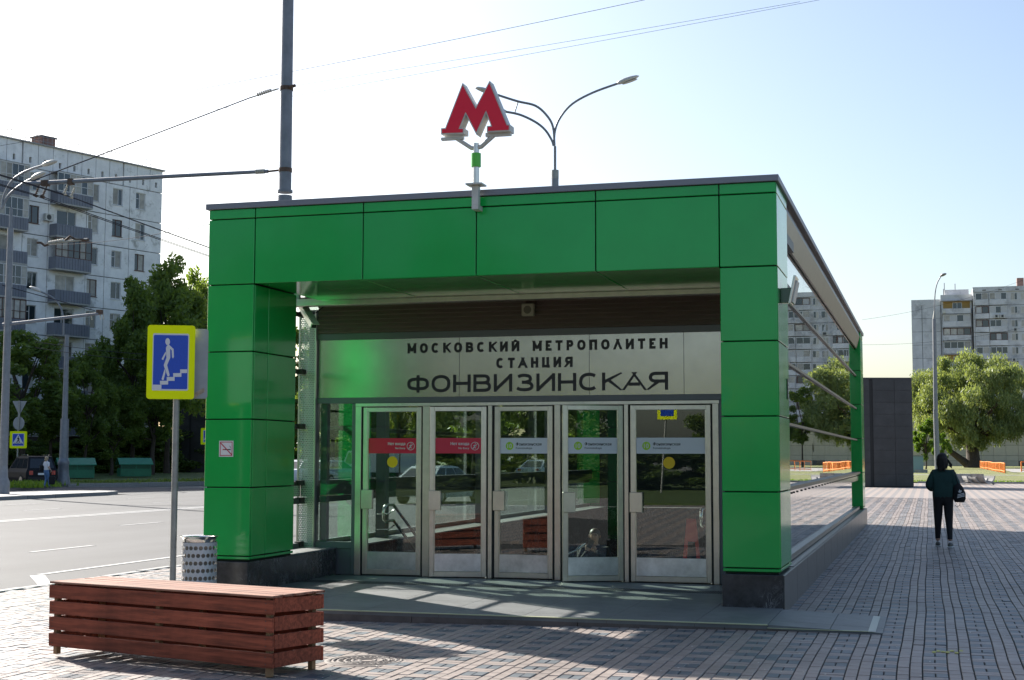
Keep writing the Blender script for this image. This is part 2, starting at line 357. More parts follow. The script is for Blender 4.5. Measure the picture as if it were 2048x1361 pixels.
def text_mb(body,x0,x1,z0,z1,y,depth=.004,offset=0.,spacing=1.,shear=0.):
    """letters fitted into the box x0..x1, z0..z1 on the plane y, facing -y"""
    c=bpy.data.curves.new('txt','FONT');c.body=body;c.offset=0;c.space_character=spacing;c.resolution_u=4;c.fill_mode='FRONT';c.extrude=0
    o=bpy.data.objects.new('txt',c);COL.objects.link(o)
    dg=bpy.context.evaluated_depsgraph_get();me=bpy.data.meshes.new_from_object(o.evaluated_get(dg))
    V=np.array([v.co for v in me.vertices]);P=[tuple(p.vertices) for p in me.polygons]
    bpy.data.objects.remove(o);bpy.data.curves.remove(c);bpy.data.meshes.remove(me)
    a,b=V[:,0].min(),V[:,0].max();e,h=V[:,1].min(),V[:,1].max()
    mb=MB();n=len(V);bold=offset*.16
    x0+=bold;x1-=bold
    X=x0+(V[:,0]-a)/(b-a)*(x1-x0);Z=z0+(V[:,1]-e)/(h-e)*(z1-z0)
    pts=[(X[i],y-depth,Z[i]) for i in range(n)]+[(X[i],y,Z[i]) for i in range(n)]
    fs=list(P)
    from collections import Counter
    ec={}
    for p in P:
        for i in range(len(p)):
            k=(p[i],p[(i+1)%len(p)]);kk=tuple(sorted(k));ec[kk]=None if kk in ec else k
    for k in ec.values():
        if k:fs.append((k[1],k[0],k[0]+n,k[1]+n))
    mb.add(pts,fs)
    if bold:
        for j,sg in enumerate((-1,1)):mb.add([(p[0]+sg*bold,p[1]-.00015*(j+1),p[2]) for p in pts],fs)
    return mb
SIDE=lambda a,b,d:(a,d,b)    # polygon in x,z pushed along y
# ---------------------------------------------------------------- ground, road, pavements
def sheet(name,poly,z,m,parent=None,thick=0.):
    mb=MB();mb.prism(poly,z-thick if thick else z-.02,z,lambda a,b,d:(a,b,d));o=mb.build(name,m,parent);
    return struct(o) if parent is None else o
gx=(-1500,-6.9,-.1,1500);gy=(-1200,2.9,21.3,2500)       # one sheet, open over the stairwell
gm=MB();gm.add([(x,y,-.30) for y in gy for x in gx],[(4*j+i,4*j+i+1,4*j+i+5,4*j+i+4) for j in range(3) for i in range(3) if (i,j)!=(1,1)])
struct(gm.build('ground',groundm,flip=False))
ROADZ=-.17
road=sheet('road',[(-34.4,-120),(-10.25,-120),(-10.25,400),(-34.4,400)],ROADZ,asphalt,thick=.1)
sheet('side_road',[(-110,44),(-34.42,44),(-34.42,57),(-47,57.5),(-110,57.5)],ROADZ-.01,asphalt,thick=.1)
def line(x0,x1,y0,y1,name='lane_line'):
    MB().box(x0,x1,y0,y1,ROADZ+.004,ROADZ+.007).build(name,paint,road)
line(-23.3,-23.12,-60,300,'centre_line');line(-22.9,-22.72,-60,300,'centre_line')
for xx,ph in((-18.62,17.0),(-14.68,7.5),(-27.0,24.8),(-30.8,21)):
    for k in range(-3,14):
        y=ph+k*8.2
        if -12<y<120: line(xx-.055,xx+.055,y,y+2.1)
line(-11.55,-11.43,3.1,9.4,'edge_line')
MB().prism([(-11.5,2.9),(-11.36,3.08),(-10.3,1.7),(-10.42,1.55)],ROADZ+.004,ROADZ+.007,lambda a,b,d:(a,b,d)).build('edge_line',paint,road)
line(-11.2,-11.1,-1.5,1.2,'edge_line')
# kerbs: each stone a part
def kerb_run(name,pts,w_,z0,z1,stone=1.0,parent=None):
    base=bpy.data.objects.new(name,None);COL.objects.link(base);struct(base);ORG[base.name]=(0,0,0)
    cache={}
    for (a,b) in zip(pts[:-1],pts[1:]):
        a=Vector(a);b=Vector(b);L=(b-a).length;n=max(1,round(L/stone));st=L/n;ang=math.atan2(b.y-a.y,b.x-a.x)
        key=round(st,3)
        if key not in cache: cache[key]=MB().box(.006,st-.006,-w_/2,w_/2,z0,z1,bev=.015).mesh('kerb_stone',kerbm)
        for k in range(n):
            p=a+(b-a)*(k/n);inst(cache[key],'kerb_stone',base,(p.x,p.y,random.uniform(-.006,.006)),(0,0,ang+random.uniform(-.004,.004)))
    return base
sheet('far_pavement',[(-39.2,-40),(-34.55,-40),(-34.55,41.5),(-35.2,43.4),(-36.5,44),(-39.2,44)],-.03,pave,thick=.25)
kerb_run('far_kerb',[(-34.45,8),(-34.45,41.5),(-35.1,43.5),(-36.5,44.1),(-39.2,44.1)],.18,-.3,-.01,2.0)
LW=[(-47.0,57.6),(-40.2,76),(-38.5,90),(-38.5,400),(-260,400),(-260,57.6)]
lw=MB();fr_=[(-260,57.6),(-47.0,57.6),(-40.2,76),(-38.5,90),(-38.5,400)];bk_=[(-260,84),(-60,82),(-52,92),(-49,104),(-49,400)]
lw.add([(x,y,-.04) for x,y in fr_]+[(x,y,.17) for x,y in bk_]+[(-260,400,.17)]+[(x,y,-.4) for x,y in fr_],[(i,i+1,6+i,5+i) for i in range(4)]+[(5,6,7,8,9,10)]+[(11+i,12+i,i+1,i) for i in range(4)])
lawn_w=struct(lw.build('west_lawn',grassm))
kerb_run('lawn_kerb',[(-60,57.5),(-47.0,57.5),(-40.1,76),(-38.4,90),(-38.4,130)],.18,-.3,-.02,2.0)
kerb_run('plaza_kerb',[(-10.3,-8),(-10.3,40)],.16,-.3,-.145,1.0)
lawn_e=sheet('east_lawn',[(-12,81.2),(70,81.2),(70,262),(-12,262)],0.02,grass_dry,thick=.3)
kerb_run('east_kerb',[(.8,81),(34,81)],.2,-.3,.06,2.0)
sheet('path',[(10.1,146),(40,150),(40,215),(11,190)],.032,pave,thick=.02)
sheet('lawn_path',[(-1,118),(40,118.6),(40,121.2),(-1,120.6)],.030,pave,thick=.02)
# verge of taller grass on the lawns' near edges
def tufts(name,pts,n,h,m,label,parent=None):
    mb=MB()
    for k in range(n):
        t=random.random()*(len(pts)-1);i=int(t);q=t-i;p=Vector(pts[i]).lerp(Vector(pts[i+1]),q)
        x=p.x+random.gauss(0,.7);y=p.y+abs(random.gauss(0,1.2));a=random.random()*math.pi;hh=h*random.uniform(.4,1.2);l=.05+.05*random.random()
        dx,dy=math.cos(a)*l,math.sin(a)*l;tx,ty=random.gauss(0,.05),random.gauss(0,.05)
        mb.add([(x-dx,y-dy,-.05),(x+dx,y+dy,-.05),(x+tx,y+ty,hh)],[(0,1,2)])
    return _props(mb.build(name,m,flip=False),label,'grass',kind='stuff')
tufts('grass',[(-47.4,53.5),(-43.9,48)],700,.28,leaf_light,'bright tufts of grass along the far pavement')
tufts('grass',[(-60,62),(-47.5,61),(-41.5,78)],1600,.18,leaf_mid,'mown grass in front of the green shelters')
tufts('grass',[(-1,82),(14,82.5)],900,.13,leaf_light,'pale mown grass behind the plaza kerb')
# ---------------------------------------------------------------- plaza paving
def pz(x): # the plaza falls gently to the road
    return -.055 if x>.3 else -.055-.095*min(1.0,(.3-x)/7.3)
plz=MB()
xs=[-10.25,-7,-6,-5,-4,-3,-2,-1,0,.3,40]
P=[(x,y,pz(x)-.012) for y in(-30,2.8,21.3,81) for x in xs];n_=len(xs)
plz.add(P,[(j*n_+i,j*n_+i+1,(j+1)*n_+i+1,(j+1)*n_+i) for j in range(3) for i in range(n_-1) if not(j==1 and 1<=i<=7)])
plaza=struct(plz.build('plaza_paving',sand))
PW=.0985;PL=.197
def wob(x,y): return .007*math.sin(.8*y+.9*x)+.003*math.sin(2.3*y-.7*x+1)
pieces=[]     # x,y,half w,half l,colour,rot
PERX=4*PW;PERY=4*PW
xmin,xmax=-10.2,9.0;ymin,ymax=-7.0,46.0
X00=1.700-PW*2
i0=int((xmin-X00)/PERX)-1;i1=int((xmax-X00)/PERX)+1
for i in range(i0,i1+1):
    bx=X00+i*PERX;ph=(i%3)*.031
    y=ymin
    k=0
    while y<ymax:
        pieces.append((bx+PW*.5,y+PL/2,PW/2,PL/2,1));pieces.append((bx+PW*1.5,y+PL/2,PW/2,PL/2,1))
        pieces.append((bx+PW,y+PL+PW/2,PL/2,PW/2,0));pieces.append((bx+PW,y+PL+PW*1.5,PL/2,PW/2,0))
        for c_,of in((2.5,ph),(3.5,ph+.099)):
            for q in(0,1):pieces.append((bx+PW*c_,y+PL/2+q*PL+of,PW/2,PL/2,0))
        y+=PERY
A=np.array(pieces)
# outside the frame, under the building or on the apron: nothing to lay
d=np.stack([A[:,0]-CAM[0],A[:,1]-CAM[1],np.array([pz(x) for x in A[:,0]])-CAM[2]],1)
zc=d@CF;uu=1024+FPX*(d@CR)/zc;vv=680.5-FPX*(d@CU)/zc
ok=(uu>-60)&(uu<2110)&(vv<1400)
bld=(A[:,0]>-7.08)&(A[:,0]<-.03)&(A[:,1]>-.1)&(A[:,1]<21.6)
apron=(A[:,0]>-7.25)&(A[:,0]<1.0)&(A[:,1]>-1.5)&(A[:,1]<.0)
mh=((A[:,0]+3.93)**2+(A[:,1]+4.42)**2)<.37**2
lim=(A[:,0]>-10.18)&~((A[:,1]>21.6)&(A[:,0]<-4.2))
hid=(A[:,0]<-.1)&(A[:,1]>3)&(A[:,1]<21.6)&(A[:,0]>-9.0)      # behind the pavilion
keep=ok&~bld&~apron&~mh&lim&~hid
A=A[keep];dist=zc[keep];uv=np.stack([uu[keep],vv[keep]],1)
behind=(uv[:,0]>90)&(uv[:,0]<640)&(uv[:,1]>1150)&(uv[:,1]<1340)&(A[:,1]>-4.8)
vis=(uv[:,0]>0)&(uv[:,0]<2048)&(uv[:,1]<1361)&~behind
order=np.argsort(np.where(vis,dist,1e9)-(A[:,2]*0))
single=set(order[:300].tolist())
def paver_verts(hw,hl,bev,dz):
    t=[(-hw+bev,-hl+bev,0),(hw-bev,-hl+bev,0),(hw-bev,hl-bev,0),(-hw+bev,hl-bev,0)]
    m_=[(-hw,-hl,-bev),(hw,-hl,-bev),(hw,hl,-bev),(-hw,hl,-bev)]
    b=[(-hw,-hl,-dz),(hw,-hl,-dz),(hw,hl,-dz),(-hw,hl,-dz)]
    f=[(0,1,2,3)]+[(4+i,4+(i+1)%4,(i+1)%4,i) for i in range(4)]+[(8+i,8+(i+1)%4,4+(i+1)%4,4+i) for i in range(4)]
    return np.array(t+m_+b),f
GX=.0052;GY=.0026
pm={}
for c in(0,1):
    for hw,hl in((PW/2,PL/2),(PL/2,PW/2)):
        v_,f_=paver_verts(hw-GX,hl-GY,.004,.03);me=bpy.data.meshes.new('paver');me.from_pydata(v_.tolist(),[],f_);me.materials.append(paver_dark if c else paver_red);pm[c,bool(hw<hl)]=me
vs=[];fs=[];mi=[];nb=0
for j in range(len(A)):
    x,y,hw,hl,c=A[j];c=int(c)
    if random.random()<.012:c=1-c
    dx=wob(x,y);rot=(wob(x,y+.1)-wob(x,y-.1))/-.2*1.0+random.gauss(0,.006)
    z=pz(x)+random.gauss(0,.0016)
    if j in single:
        o=inst(pm[c,bool(hw<hl)],'paver',plaza,(x+dx,y,z),(random.gauss(0,.004),random.gauss(0,.004),rot));continue
    far=dist[j]>22
    if far:
        hw-=GX;hl-=GY
        V=np.array([(-hw,-hl,0),(hw,-hl,0),(hw,hl,0),(-hw,hl,0),(-hw,-hl,-.02),(hw,-hl,-.02),(hw,hl,-.02),(-hw,hl,-.02)]);F_=[(0,1,2,3),(4,5,1,0),(5,6,2,1),(6,7,3,2),(7,4,0,3)]
    else: V,F_=paver_verts(hw-GX,hl-GY,.004,.03)
    V=V.copy();tx,ty=random.gauss(0,.005),random.gauss(0,.005);V[:,2]+=V[:,0]*tx+V[:,1]*ty
    cs,sn=math.cos(rot),math.sin(rot)
    Q=np.stack([V[:,0]*cs-V[:,1]*sn+x+dx,V[:,0]*sn+V[:,1]*cs+y,V[:,2]+z],1)
    vs.append(Q);fs.extend([tuple(a+nb for a in f) for f in F_]);mi.extend([c]*len(F_));nb+=len(Q)
me=bpy.data.meshes.new('paver_field');me.from_pydata(np.concatenate(vs).tolist(),[],fs);me.materials.append(paver_red);me.materials.append(paver_dark);me.polygons.foreach_set('material_index',mi)
pf=bpy.data.objects.new('paver_field',me);COL.objects.link(pf);pf.parent=plaza;pf['kind']='stuff'
# far plaza beyond the laid stones: banded paving sheet
def band_mat():
    m=bpy.data.materials.new('banded_paving');m.use_nodes=True;t=m.node_tree;b=t.nodes['Principled BSDF'];b.inputs['Roughness'].default_value=.8
    N=t.nodes.new;L=t.links.new;tc=N('ShaderNodeTexCoord');sx=N('ShaderNodeSeparateXYZ');L(tc.outputs['Object'],sx.inputs[0])
    su=N('ShaderNodeMath');su.operation='MULTIPLY_ADD';su.inputs[1].default_value=1/PERX;su.inputs[2].default_value=-X00/PERX;L(sx.outputs[0],su.inputs[0])
    fr=N('ShaderNodeMath');fr.operation='FRACT';L(su.outputs[0],fr.inputs[0]);lt=N('ShaderNodeMath');lt.operation='LESS_THAN';lt.inputs[1].default_value=.5;L(fr.outputs[0],lt.inputs[0])
    mx=N('ShaderNodeMix');mx.data_type='RGBA';mx.inputs[6].default_value=(.290,.240,.214,1);mx.inputs[7].default_value=(.21,.193,.188,1);L(lt.outputs[0],mx.inputs[0]);L(mx.outputs[2],b.inputs['Base Color']);return m
bandm=band_mat()
MB().box(-9,40,46.0,80.9,-.09,-.055).build('distant_paving',bandm,plaza)
MB().box(9.0,40,-30,46.0,-.09,-.056).build('distant_paving',bandm,plaza)
MB().box(-10.2,60,-30,-7.05,-.2,-.16).build('near_paving',bandm,plaza)
MB().box(-10.2,60,-30,-7.05,-.155,-.10).build('near_paving',bandm,plaza)
# a worn yellow paint stroke and a white scuff on the stones
ys=MB();ymat=mat('worn_yellow_paint',(.45,.42,.10),.7,noise=(14,.4))
for k in range(7):
    a=G(1868+k*9,1299+random.uniform(-2,2),-.03);ys.box(a[0]-.016,a[0]+.016,a[1]-.04-.03*random.random(),a[1]+.05,pz(1)+.002,pz(1)+.0045)
_props(ys.build('paint_mark',ymat),'worn yellow paint stroke on the shaded paving','paint mark')
fl_=MB()
for k in range(150):
    if k<90: a=G(random.uniform(90,1400),random.uniform(1250,1358),-.1)
    else: a=G(random.uniform(1500,2040),random.uniform(1050,1350),-.03)
    r=random.uniform(.004,.011);q=random.random()*3;z=pz(a[0])+.004
    fl_.add([(a[0]+r*math.cos(q)*1.6,a[1]+r*math.sin(q)*1.6,z),(a[0]-r*math.sin(q),a[1]+r*math.cos(q),z+.003),(a[0]-r*math.cos(q)*1.6,a[1]-r*math.sin(q)*1.6,z),(a[0]+r*math.sin(q),a[1]-r*math.cos(q),z+.002)],[(0,1,2,3)])
_props(fl_.build('litter',mat('fluff',(.7,.68,.62),.9),flip=False),'scattered poplar fluff and litter on the paving','litter',kind='stuff')
# manhole
mc=G(735,1322,-.1);mz=pz(mc[0])
mh_=thing('manhole_cover','round cast manhole cover set in the sunlit paving by the planter box','manhole cover',(mc[0],mc[1],mz))
mb=MB();mb.lathe([(.37,-.02),(.37,.002),(.32,.004),(.315,-.004)],(mc[0],mc[1],mz),32);mb.build('rim',iron,mh_)
mb=MB();mb.lathe([(.313,-.004),(.0,-.004)],(mc[0],mc[1],mz),32)
for r in(.07,.13,.19,.25,.295):mb.lathe([(r-.012,-.004),(r-.010,.006),(r+.010,.006),(r+.012,-.004)],(mc[0],mc[1],mz),32)
for k in range(24):
    a=k*math.pi/12;M=Matrix.Translation((mc[0],mc[1],mz))@Matrix.Rotation(a,4,'Z');mb.box(.15,.17,-.006,.006,-.004,.006,M);mb.box(.21,.24,-.008,.008,-.004,.006,M)
mb.build('lid',iron,mh_)
# ---------------------------------------------------------------- entrance platform
W=7.044;WP=.641;DP=1.26;L_=21.5
plat=MB();plat.box(-7.3,.02,-1.58,2.62,-.3,-.012);plat.add([(.02,-1.58,-.3),(1.1,-1.58,-.3),(1.1,-.12,-.3),(.02,-.12,-.3),(.02,-1.58,-.012),(1.1,-1.58,-.05),(1.1,-.12,-.05),(.02,-.12,-.012)],[(4,5,6,7),(0,1,5,4),(1,2,6,5),(2,3,7,6)])
platform=struct(plat.build('entrance_platform',riser))
def pslab(x0,x1,y0,y1,za=0.,zb=0.):
    g=.003;mb=MB();x0+=g;x1-=g;y0+=g;y1-=g
    mb.add([(x0,y0,za-.04),(x1,y0,zb-.04),(x1,y1,zb-.04),(x0,y1,za-.04),(x0,y0,za),(x1,y0,zb),(x1,y1,zb),(x0,y1,za)],[(4,5,6,7),(0,1,5,4),(1,2,6,5),(2,3,7,6),(3,0,4,7)])
    mb.build('stone_slab',slab,platform,origin=((x0+x1)/2,(y0+y1)/2,0))
xx=[-7.3]+[-7.0+.9*k for k in range(8)]+[.02]
for k in range(len(xx)-1):
    a,b=xx[k],min(xx[k+1],.02)
    for (y0,y1) in((-1.62,-1.28),(-1.28,-.3),(-.3,.7),(.7,1.42),(1.78,2.60)):
        pslab(a,b,y0,y1)
pslab(.02,.62,-1.62,-1.22,0,-.022);pslab(.02,.62,-1.22,-.13,0,-.022);pslab(.62,1.12,-1.62,-1.22,-.022,-.042);pslab(.62,1.12,-1.22,-.13,-.022,-.042)
mb=MB();M=Matrix.Identity(4);mb.add([(.98,-1.61,-.030),(1.05,-1.61,-.033),(1.05,-.20,-.033),(.98,-.20,-.030)],[(0,1,2,3)]);mb.add([(.98,-1.61,-.036),(1.05,-1.61,-.039),(1.05,-.20,-.039),(.98,-.20,-.036)],[(0,1,2,3)]);mb.build('edge_stripe',mat('pale_stripe',(.62,.60,.50),.6),platform)
MB().box(-7.28,.02,-1.632,-1.595,-.005,.004).box(.02,.98,-1.632,-1.6,-.032,-.027).build('edge_trim',mat('yellow_trim',(.50,.50,.30),.5),platform)
for a,b in zip([-7.3,-5.5,-3.7,-1.9,-.4,.6],[-5.5,-3.7,-1.9,-.4,.6,1.1]):
    MB().box(a+.004,b-.004,-1.615,-1.585,-.25,-.012 if b<.1 else (-.03 if b<.8 else -.048)).build('riser_slab',riser,platform)
gr=MB()
for k in range(190):
    x=-6.6+k*.031;gr.box(x,x+.014,1.42,1.78,-.03,-.002)
for y in(1.42,1.50,1.59,1.68,1.765):gr.box(-6.62,-.75,y,y+.015,-.03,-.0015)
gr.build('floor_grating',alum_dk,platform)['kind']='stuff'
MB().box(-6.62,-.75,1.42,1.78,-.2,-.06).build('drain',black,platform)
# ---------------------------------------------------------------- the pavilion
pav=thing('metro_pavilion','green clad metro entrance pavilion with glass doors and steel name board','pavilion',(-3.5,0,0))
def part(mb,name,m,parent=None): return mb.build(name,m,parent or pav)
J=[.377,.423,1.26,2.097,2.934,3.771,4.596,4.723]
g=.007
def panel(x0,x1,y0,y1,z0,z1,b=.005):
    c=Vector(((x0+x1)/2,(y0+y1)/2,(z0+z1)/2));M=Matrix.Translation(c)@Matrix.Rotation(random.gauss(0,.0035),4,'X')@Matrix.Rotation(random.gauss(0,.0016),4,'Z')@Matrix.Translation(-c)
    part(MB().box(x0,x1,y0,y1,z0,z1,M,b),'cladding_panel',green)
def clad_front(x0,x1,z0,z1,y=0.,s=1,th=.03):
    panel(x0+g,x1-g,*( (y,y+th) if s>0 else (y-th,y)),z0+g,z1-g)
def clad_side(y0,y1,z0,z1,x,s):
    panel(*((x-.03,x) if s>0 else (x,x+.03)),y0+g,y1-g,z0+g,z1-g)
for (xa,xb) in((-W,-W+WP),(-WP,0.)):
    for yb in(0.,L_-DP):
        core=MB().box(xa+.03,xb-.03,yb+.03,yb+DP-.03,.36,4.6);part(core,'pillar_core',joint)
        for k in range(5):
            z0,z1=J[k],J[k+1]
            clad_front(xa+.0,xb,z0,z1,yb);clad_front(xa,xb,z0,z1,yb+DP,-1)
            for (X_,s_) in((xa,-1),(xb,1)):
                if abs(X_-(-W+WP))<.01 or abs(X_+WP)<.01:
                    clad_side(yb+.03,yb+.42,z0,z1,X_,s_);clad_side(yb+.42,yb+DP-.03,z0,z1,X_,s_)
                else: clad_side(yb+.03,yb+DP-.03,z0,z1,X_,s_)
        # the pillar's head beside the lintel
        for k in(5,6):
            z0,z1=J[k],J[k+1]
            clad_front(xa,xb,z0,z1,yb)
            if yb:clad_front(xa,xb,z0,z1,yb+DP,-1)
            clad_side(yb+.03,yb+DP-.03,z0,z1,-W if xa<-3 else 0,-1 if xa<-3 else 1)
LX=[-W+WP,-4.96,-3.519,-2.07,-WP]
for yb in(0.,L_-DP):
    part(MB().box(-W+WP+.01,-WP-.01,yb+.03,yb+DP-.03,3.81,4.7),'lintel_core',joint)
    for a,b in zip(LX[:-1],LX[1:]):
        for k in(5,6):
            clad_front(a,b,J[k],J[k+1],yb) if yb==0 else clad_front(a,b,J[k],J[k+1],yb+DP,-1)
        panel(a+g,b-g,yb+.04,yb+(1.9 if yb==0 else DP-.04),3.775,3.80)
# roof
part(MB().box(-W+.06,-.06,.05,L_-.05,4.60,4.74),'roof',alum)
t=.03
part(MB().box(-W-t,t,-t,.06,4.723,4.796,bev=.004),'roof_trim',capm);part(MB().box(-W-t,t,L_-.06,L_+t,4.723,4.796,bev=.004),'roof_trim',capm)
part(MB().box(-W-t,-W+.06,.06,L_-.06,4.723,4.796,bev=.004),'roof_trim',capm);part(MB().box(-.06,t,.06,L_-.06,4.723,4.796,bev=.004),'roof_trim',capm)
for (xo,s_) in((0,1),(-W,-1)):
    # raked fascia under the eaves
    q=lambda a,b,d:(xo-s_*a,d,b)
    part(MB().prism([(.015,4.60),(.04,4.722),(.12,4.722),(.12,4.31),(.09,4.31)],DP,L_-DP,q),'eaves_fascia',mat('eaves_metal',(.17,.145,.12),.35,.7,noise=(3,.12)))
part(MB().box(-W+.2,-.2,2.9,L_-1.4,4.28,4.34),'ceiling',alum)
part(MB().box(-W+.1,-.1,1.95,2.12,3.70,3.80,bev=.004),'soffit_beam',steel)
part(MB().box(-W+.1,-.1,2.12,2.75,3.80,3.84),'soffit_board',alum_dk)
part(MB().box(-W+.15,-W+.33,2.0,2.05,3.805,3.95),'bracket',offwhite)
part(MB().box(-W+.06,-.06,1.3,2.8,4.3,4.58),'ceiling',alum_dk)
# granite plinth
GO=.04
def plinth(x0,x1,y0,y1,m,n,axis):
    for k in range(n):
        if axis=='y':
            a=y0+(y1-y0)*k/n;b=y0+(y1-y0)*(k+1)/n;part(MB().box(x0,x1,a+.002,b-.002,-.3,.357,bev=.006),'granite_slab',m)
        else:
            a=x0+(x1-x0)*k/n;b=x0+(x1-x0)*(k+1)/n;part(MB().box(a+.002,b-.002,y0,y1,-.3,.357,bev=.006),'granite_slab',m)
plinth(-WP-.0,GO-.01,-GO,.02,granite,1,'x');plinth(-W-GO,-W+WP,-GO,.02,granite,1,'x')
plinth(GO-.012,GO+.0,-GO+.0,L_+GO,granite_side,14,'y')
part(MB().box(-.64,GO-.014,.022,L_,-.2,.352),'plinth_core',granite_side)
plinth(-W-GO,-W-GO+.02,.02,L_+GO,granite_side,14,'y')
plinth(-W+WP-.02,-W+WP,.022,2.66,granite,2,'y')
part(MB().box(-W-GO+.022,-W+WP-.022,.022,L_,-.2,.352),'plinth_core',granite)
part(MB().box(-W+.03,-W+WP-.01,DP,2.68,.353,.372),'plinth_cap',slab)
part(MB().box(-W+.03,-6.36,2.8,L_-1.3,.353,.372),'plinth_cap',slab)
part(MB().box(-6.38,-6.36,2.8,L_-1.3,-5,.352),'granite_slab',granite)
part(MB().box(-.62,GO-.02,DP,L_-DP,.353,.362),'plinth_cap',granite_side)
part(MB().box(-.66,-.64,2.8,L_-1.3,-5,.352),'granite_slab',granite)
# ---- glazed sides
jy=[1.27,2.6]+[2.6+2.57*k for k in range(1,7)]+[L_-DP-.01]
for (xg,s_) in((-.14,1),(-W+.14,-1)):
    for a,b in list(zip(jy[:-1],jy[1:]))[(0 if s_>0 else 1):]:
        part(MB().box(xg-.005,xg+.005,a+.006,b-.006,.44,4.32),'glass_pane',side_glass)
    for z in(2.06,2.83,3.64):
        part(MB().box(xg-.05,xg-.012,1.27,L_-DP-.01,z-.03,z+.03),'glazing_bar',alum_dk)
        part(MB().box(*((xg+.007,xg+.035) if s_>0 else (xg-.035,xg-.007)),1.27,L_-DP-.01,z-.017,z+.017),'glazing_bar',mat('bar_metal',(.13,.115,.10),.4,.7))
    part(MB().box(*((xg-.03,xg+.06) if s_>0 else (xg-.06,xg+.03)),1.27,L_-DP-.01,.373,.44),'sill',mat('sill_metal',(.20,.20,.19),.35,.8))
    # bumper board with its end caps and bolts
    for a,b in zip(jy[:-1],jy[1:]):
        part(MB().box(*((xg+.03,xg+.07) if s_>0 else (xg-.07,xg-.03)),a+.005,b-.005,1.08,1.235,bev=.004),'bumper_board',chrome)
        bb=MB()
        for k in range(4):
            y=a+(b-a)*(k+.5)/4;bb.tube([(xg+s_*.068,y,1.20),(xg+s_*.085,y,1.20)],.012,8)
        part(bb,'bolts',alum_dk)
    part(MB().box(*((xg+.01,xg+.09) if s_>0 else (xg-.09,xg-.01)),1.28,L_-DP-.02,1.237,1.285),'bumper_rail',mat('bar_metal',(.13,.115,.10),.4,.7))
    part(MB().box(xg-.03,xg-.012 if s_>0 else xg+.03,1.28,L_-DP-.02,.98,1.06),'glazing_bar',alum_dk)
    if s_<0: part(MB().box(xg+.012,xg+.10,2.7,L_-DP-.02,1.07,1.30),'inner_rail',alum_dk)
# inner columns along the street side, one per two panes
for y in(5.17,10.31,15.45):
    part(MB().box(-W+.26,-W+.42,y-.08,y+.08,.372,4.28),'column',alum);part(MB().box(-.42,-.26,y-.08,y+.08,.362,4.28),'column',alum)
    part(MB().box(-W+.26,-.26,y-.08,y+.08,4.1,4.27),'roof_beam',alum)
# ---- door wall
YD=2.72
part(MB().box(-6.80,-.66,YD-.04,YD+.05,3.285,3.375,bev=.004),'transom',alum)
part(MB().box(-6.80,-.66,YD-.04,YD+.05,2.385,2.465,bev=.004),'transom',alum)
part(MB().box(-6.86,-6.73,YD-.05,YD+.06,.36,3.72,bev=.004),'post',alum)
part(MB().box(-6.19,-6.14,YD-.045,YD+.05,.0,2.384,bev=.003),'post',alum)
sb=MB().box(-6.72,-.70,YD-.012,YD+.02,2.467,3.283);sign=part(sb,'sign_board',steel_sign)
for x in(-4.62,-2.78,-1.5):part(MB().box(x-.003,x+.003,YD-.0135,YD-.010,2.468,3.282),'board_joint',alum_dk,sign)
# lettering of the board drawn stroke by stroke, every letter a part
def _arc(cx,cz,rx,rz,a0,a1,n=18,ex=2.3):
    o=[]
    for k in range(n+1):
        a=math.radians(a0+(a1-a0)*k/n);c,q=math.cos(a),math.sin(a)
        o.append((cx+rx*math.copysign(abs(c)**(2/ex),c),cz+rz*math.copysign(abs(q)**(2/ex),q)))
    return o
GLY={'О':(1.,[_arc(.5,.5,.5,.5,0,360)]),'С':(1.,[_arc(.5,.5,.5,.5,48,312)]),
'Ф':(1.15,[_arc(.5,.5,.5,.34,0,360,24,3.0),[(.5,0),(.5,1)]]),
'Н':(.92,[[(0,0),(0,1)],[(1,0),(1,1)],[(0,.5),(1,.5)]]),
'В':(.92,[[(0,0),(0,1)],[(0,1),(.62,1)]+_arc(.62,.76,.30,.24,90,-90,10)+[(0,.52)],[(.62,.52)]+_arc(.66,.26,.34,.26,90,-90,10)+[(0,0)]]),
'И':(.95,[[(0,0),(0,1)],[(1,0),(1,1)],[(.02,.02),(.98,.98)]]),
'Й':(.95,[[(0,0),(0,1)],[(1,0),(1,1)],[(.02,.02),(.98,.98)],[(.3,1.32),(.4,1.22),(.6,1.22),(.7,1.32)]]),
'З':(.95,[_arc(.48,.76,.42,.24,150,-90,12)+[(.35,.52)],[(.35,.52),(.5,.52)]+_arc(.5,.26,.5,.26,90,-155,12)]),
'К':(.9,[[(0,0),(0,1)],[(.05,.48),(.95,1)],[(.32,.60),(1.,0)]]),
'А':(1.1,[[(.0,0),(.5,1)],[(1,0),(.5,1)],[(.2,.3),(.8,.3)]]),
'Я':(.95,[[(1,0),(1,1)],[(1,1),(.38,1)]+_arc(.36,.74,.34,.26,90,270,12)+[(1,.48)],[(.5,.46),(.0,0)]]),
'М':(1.1,[[(0,0),(0,1)],[(1,0),(1,1)],[(.03,1),(.5,.12)],[(.97,1),(.5,.12)]]),
'Е':(.72,[[(0,0),(0,1)],[(0,1),(1,1)],[(0,.5),(.9,.5)],[(0,0),(1,0)]]),
'Т':(.85,[[(0,1),(1,1)],[(.5,0),(.5,1)]]),
'Р':(.8,[[(0,0),(0,1)],[(0,1),(.62,1)]+_arc(.64,.73,.36,.27,90,-90,10)+[(0,.46)]]),
'П':(.9,[[(0,0),(0,1)],[(1,0),(1,1)],[(0,1),(1,1)]]),
'Л':(.95,[[(0,0),(.5,1)],[(1,0),(.5,1)]]),
'Ц':(.95,[[(0,0),(0,1)],[(.88,0),(.88,1)],[(0,0),(1,0)],[(1,.0),(1,-.2)]])}
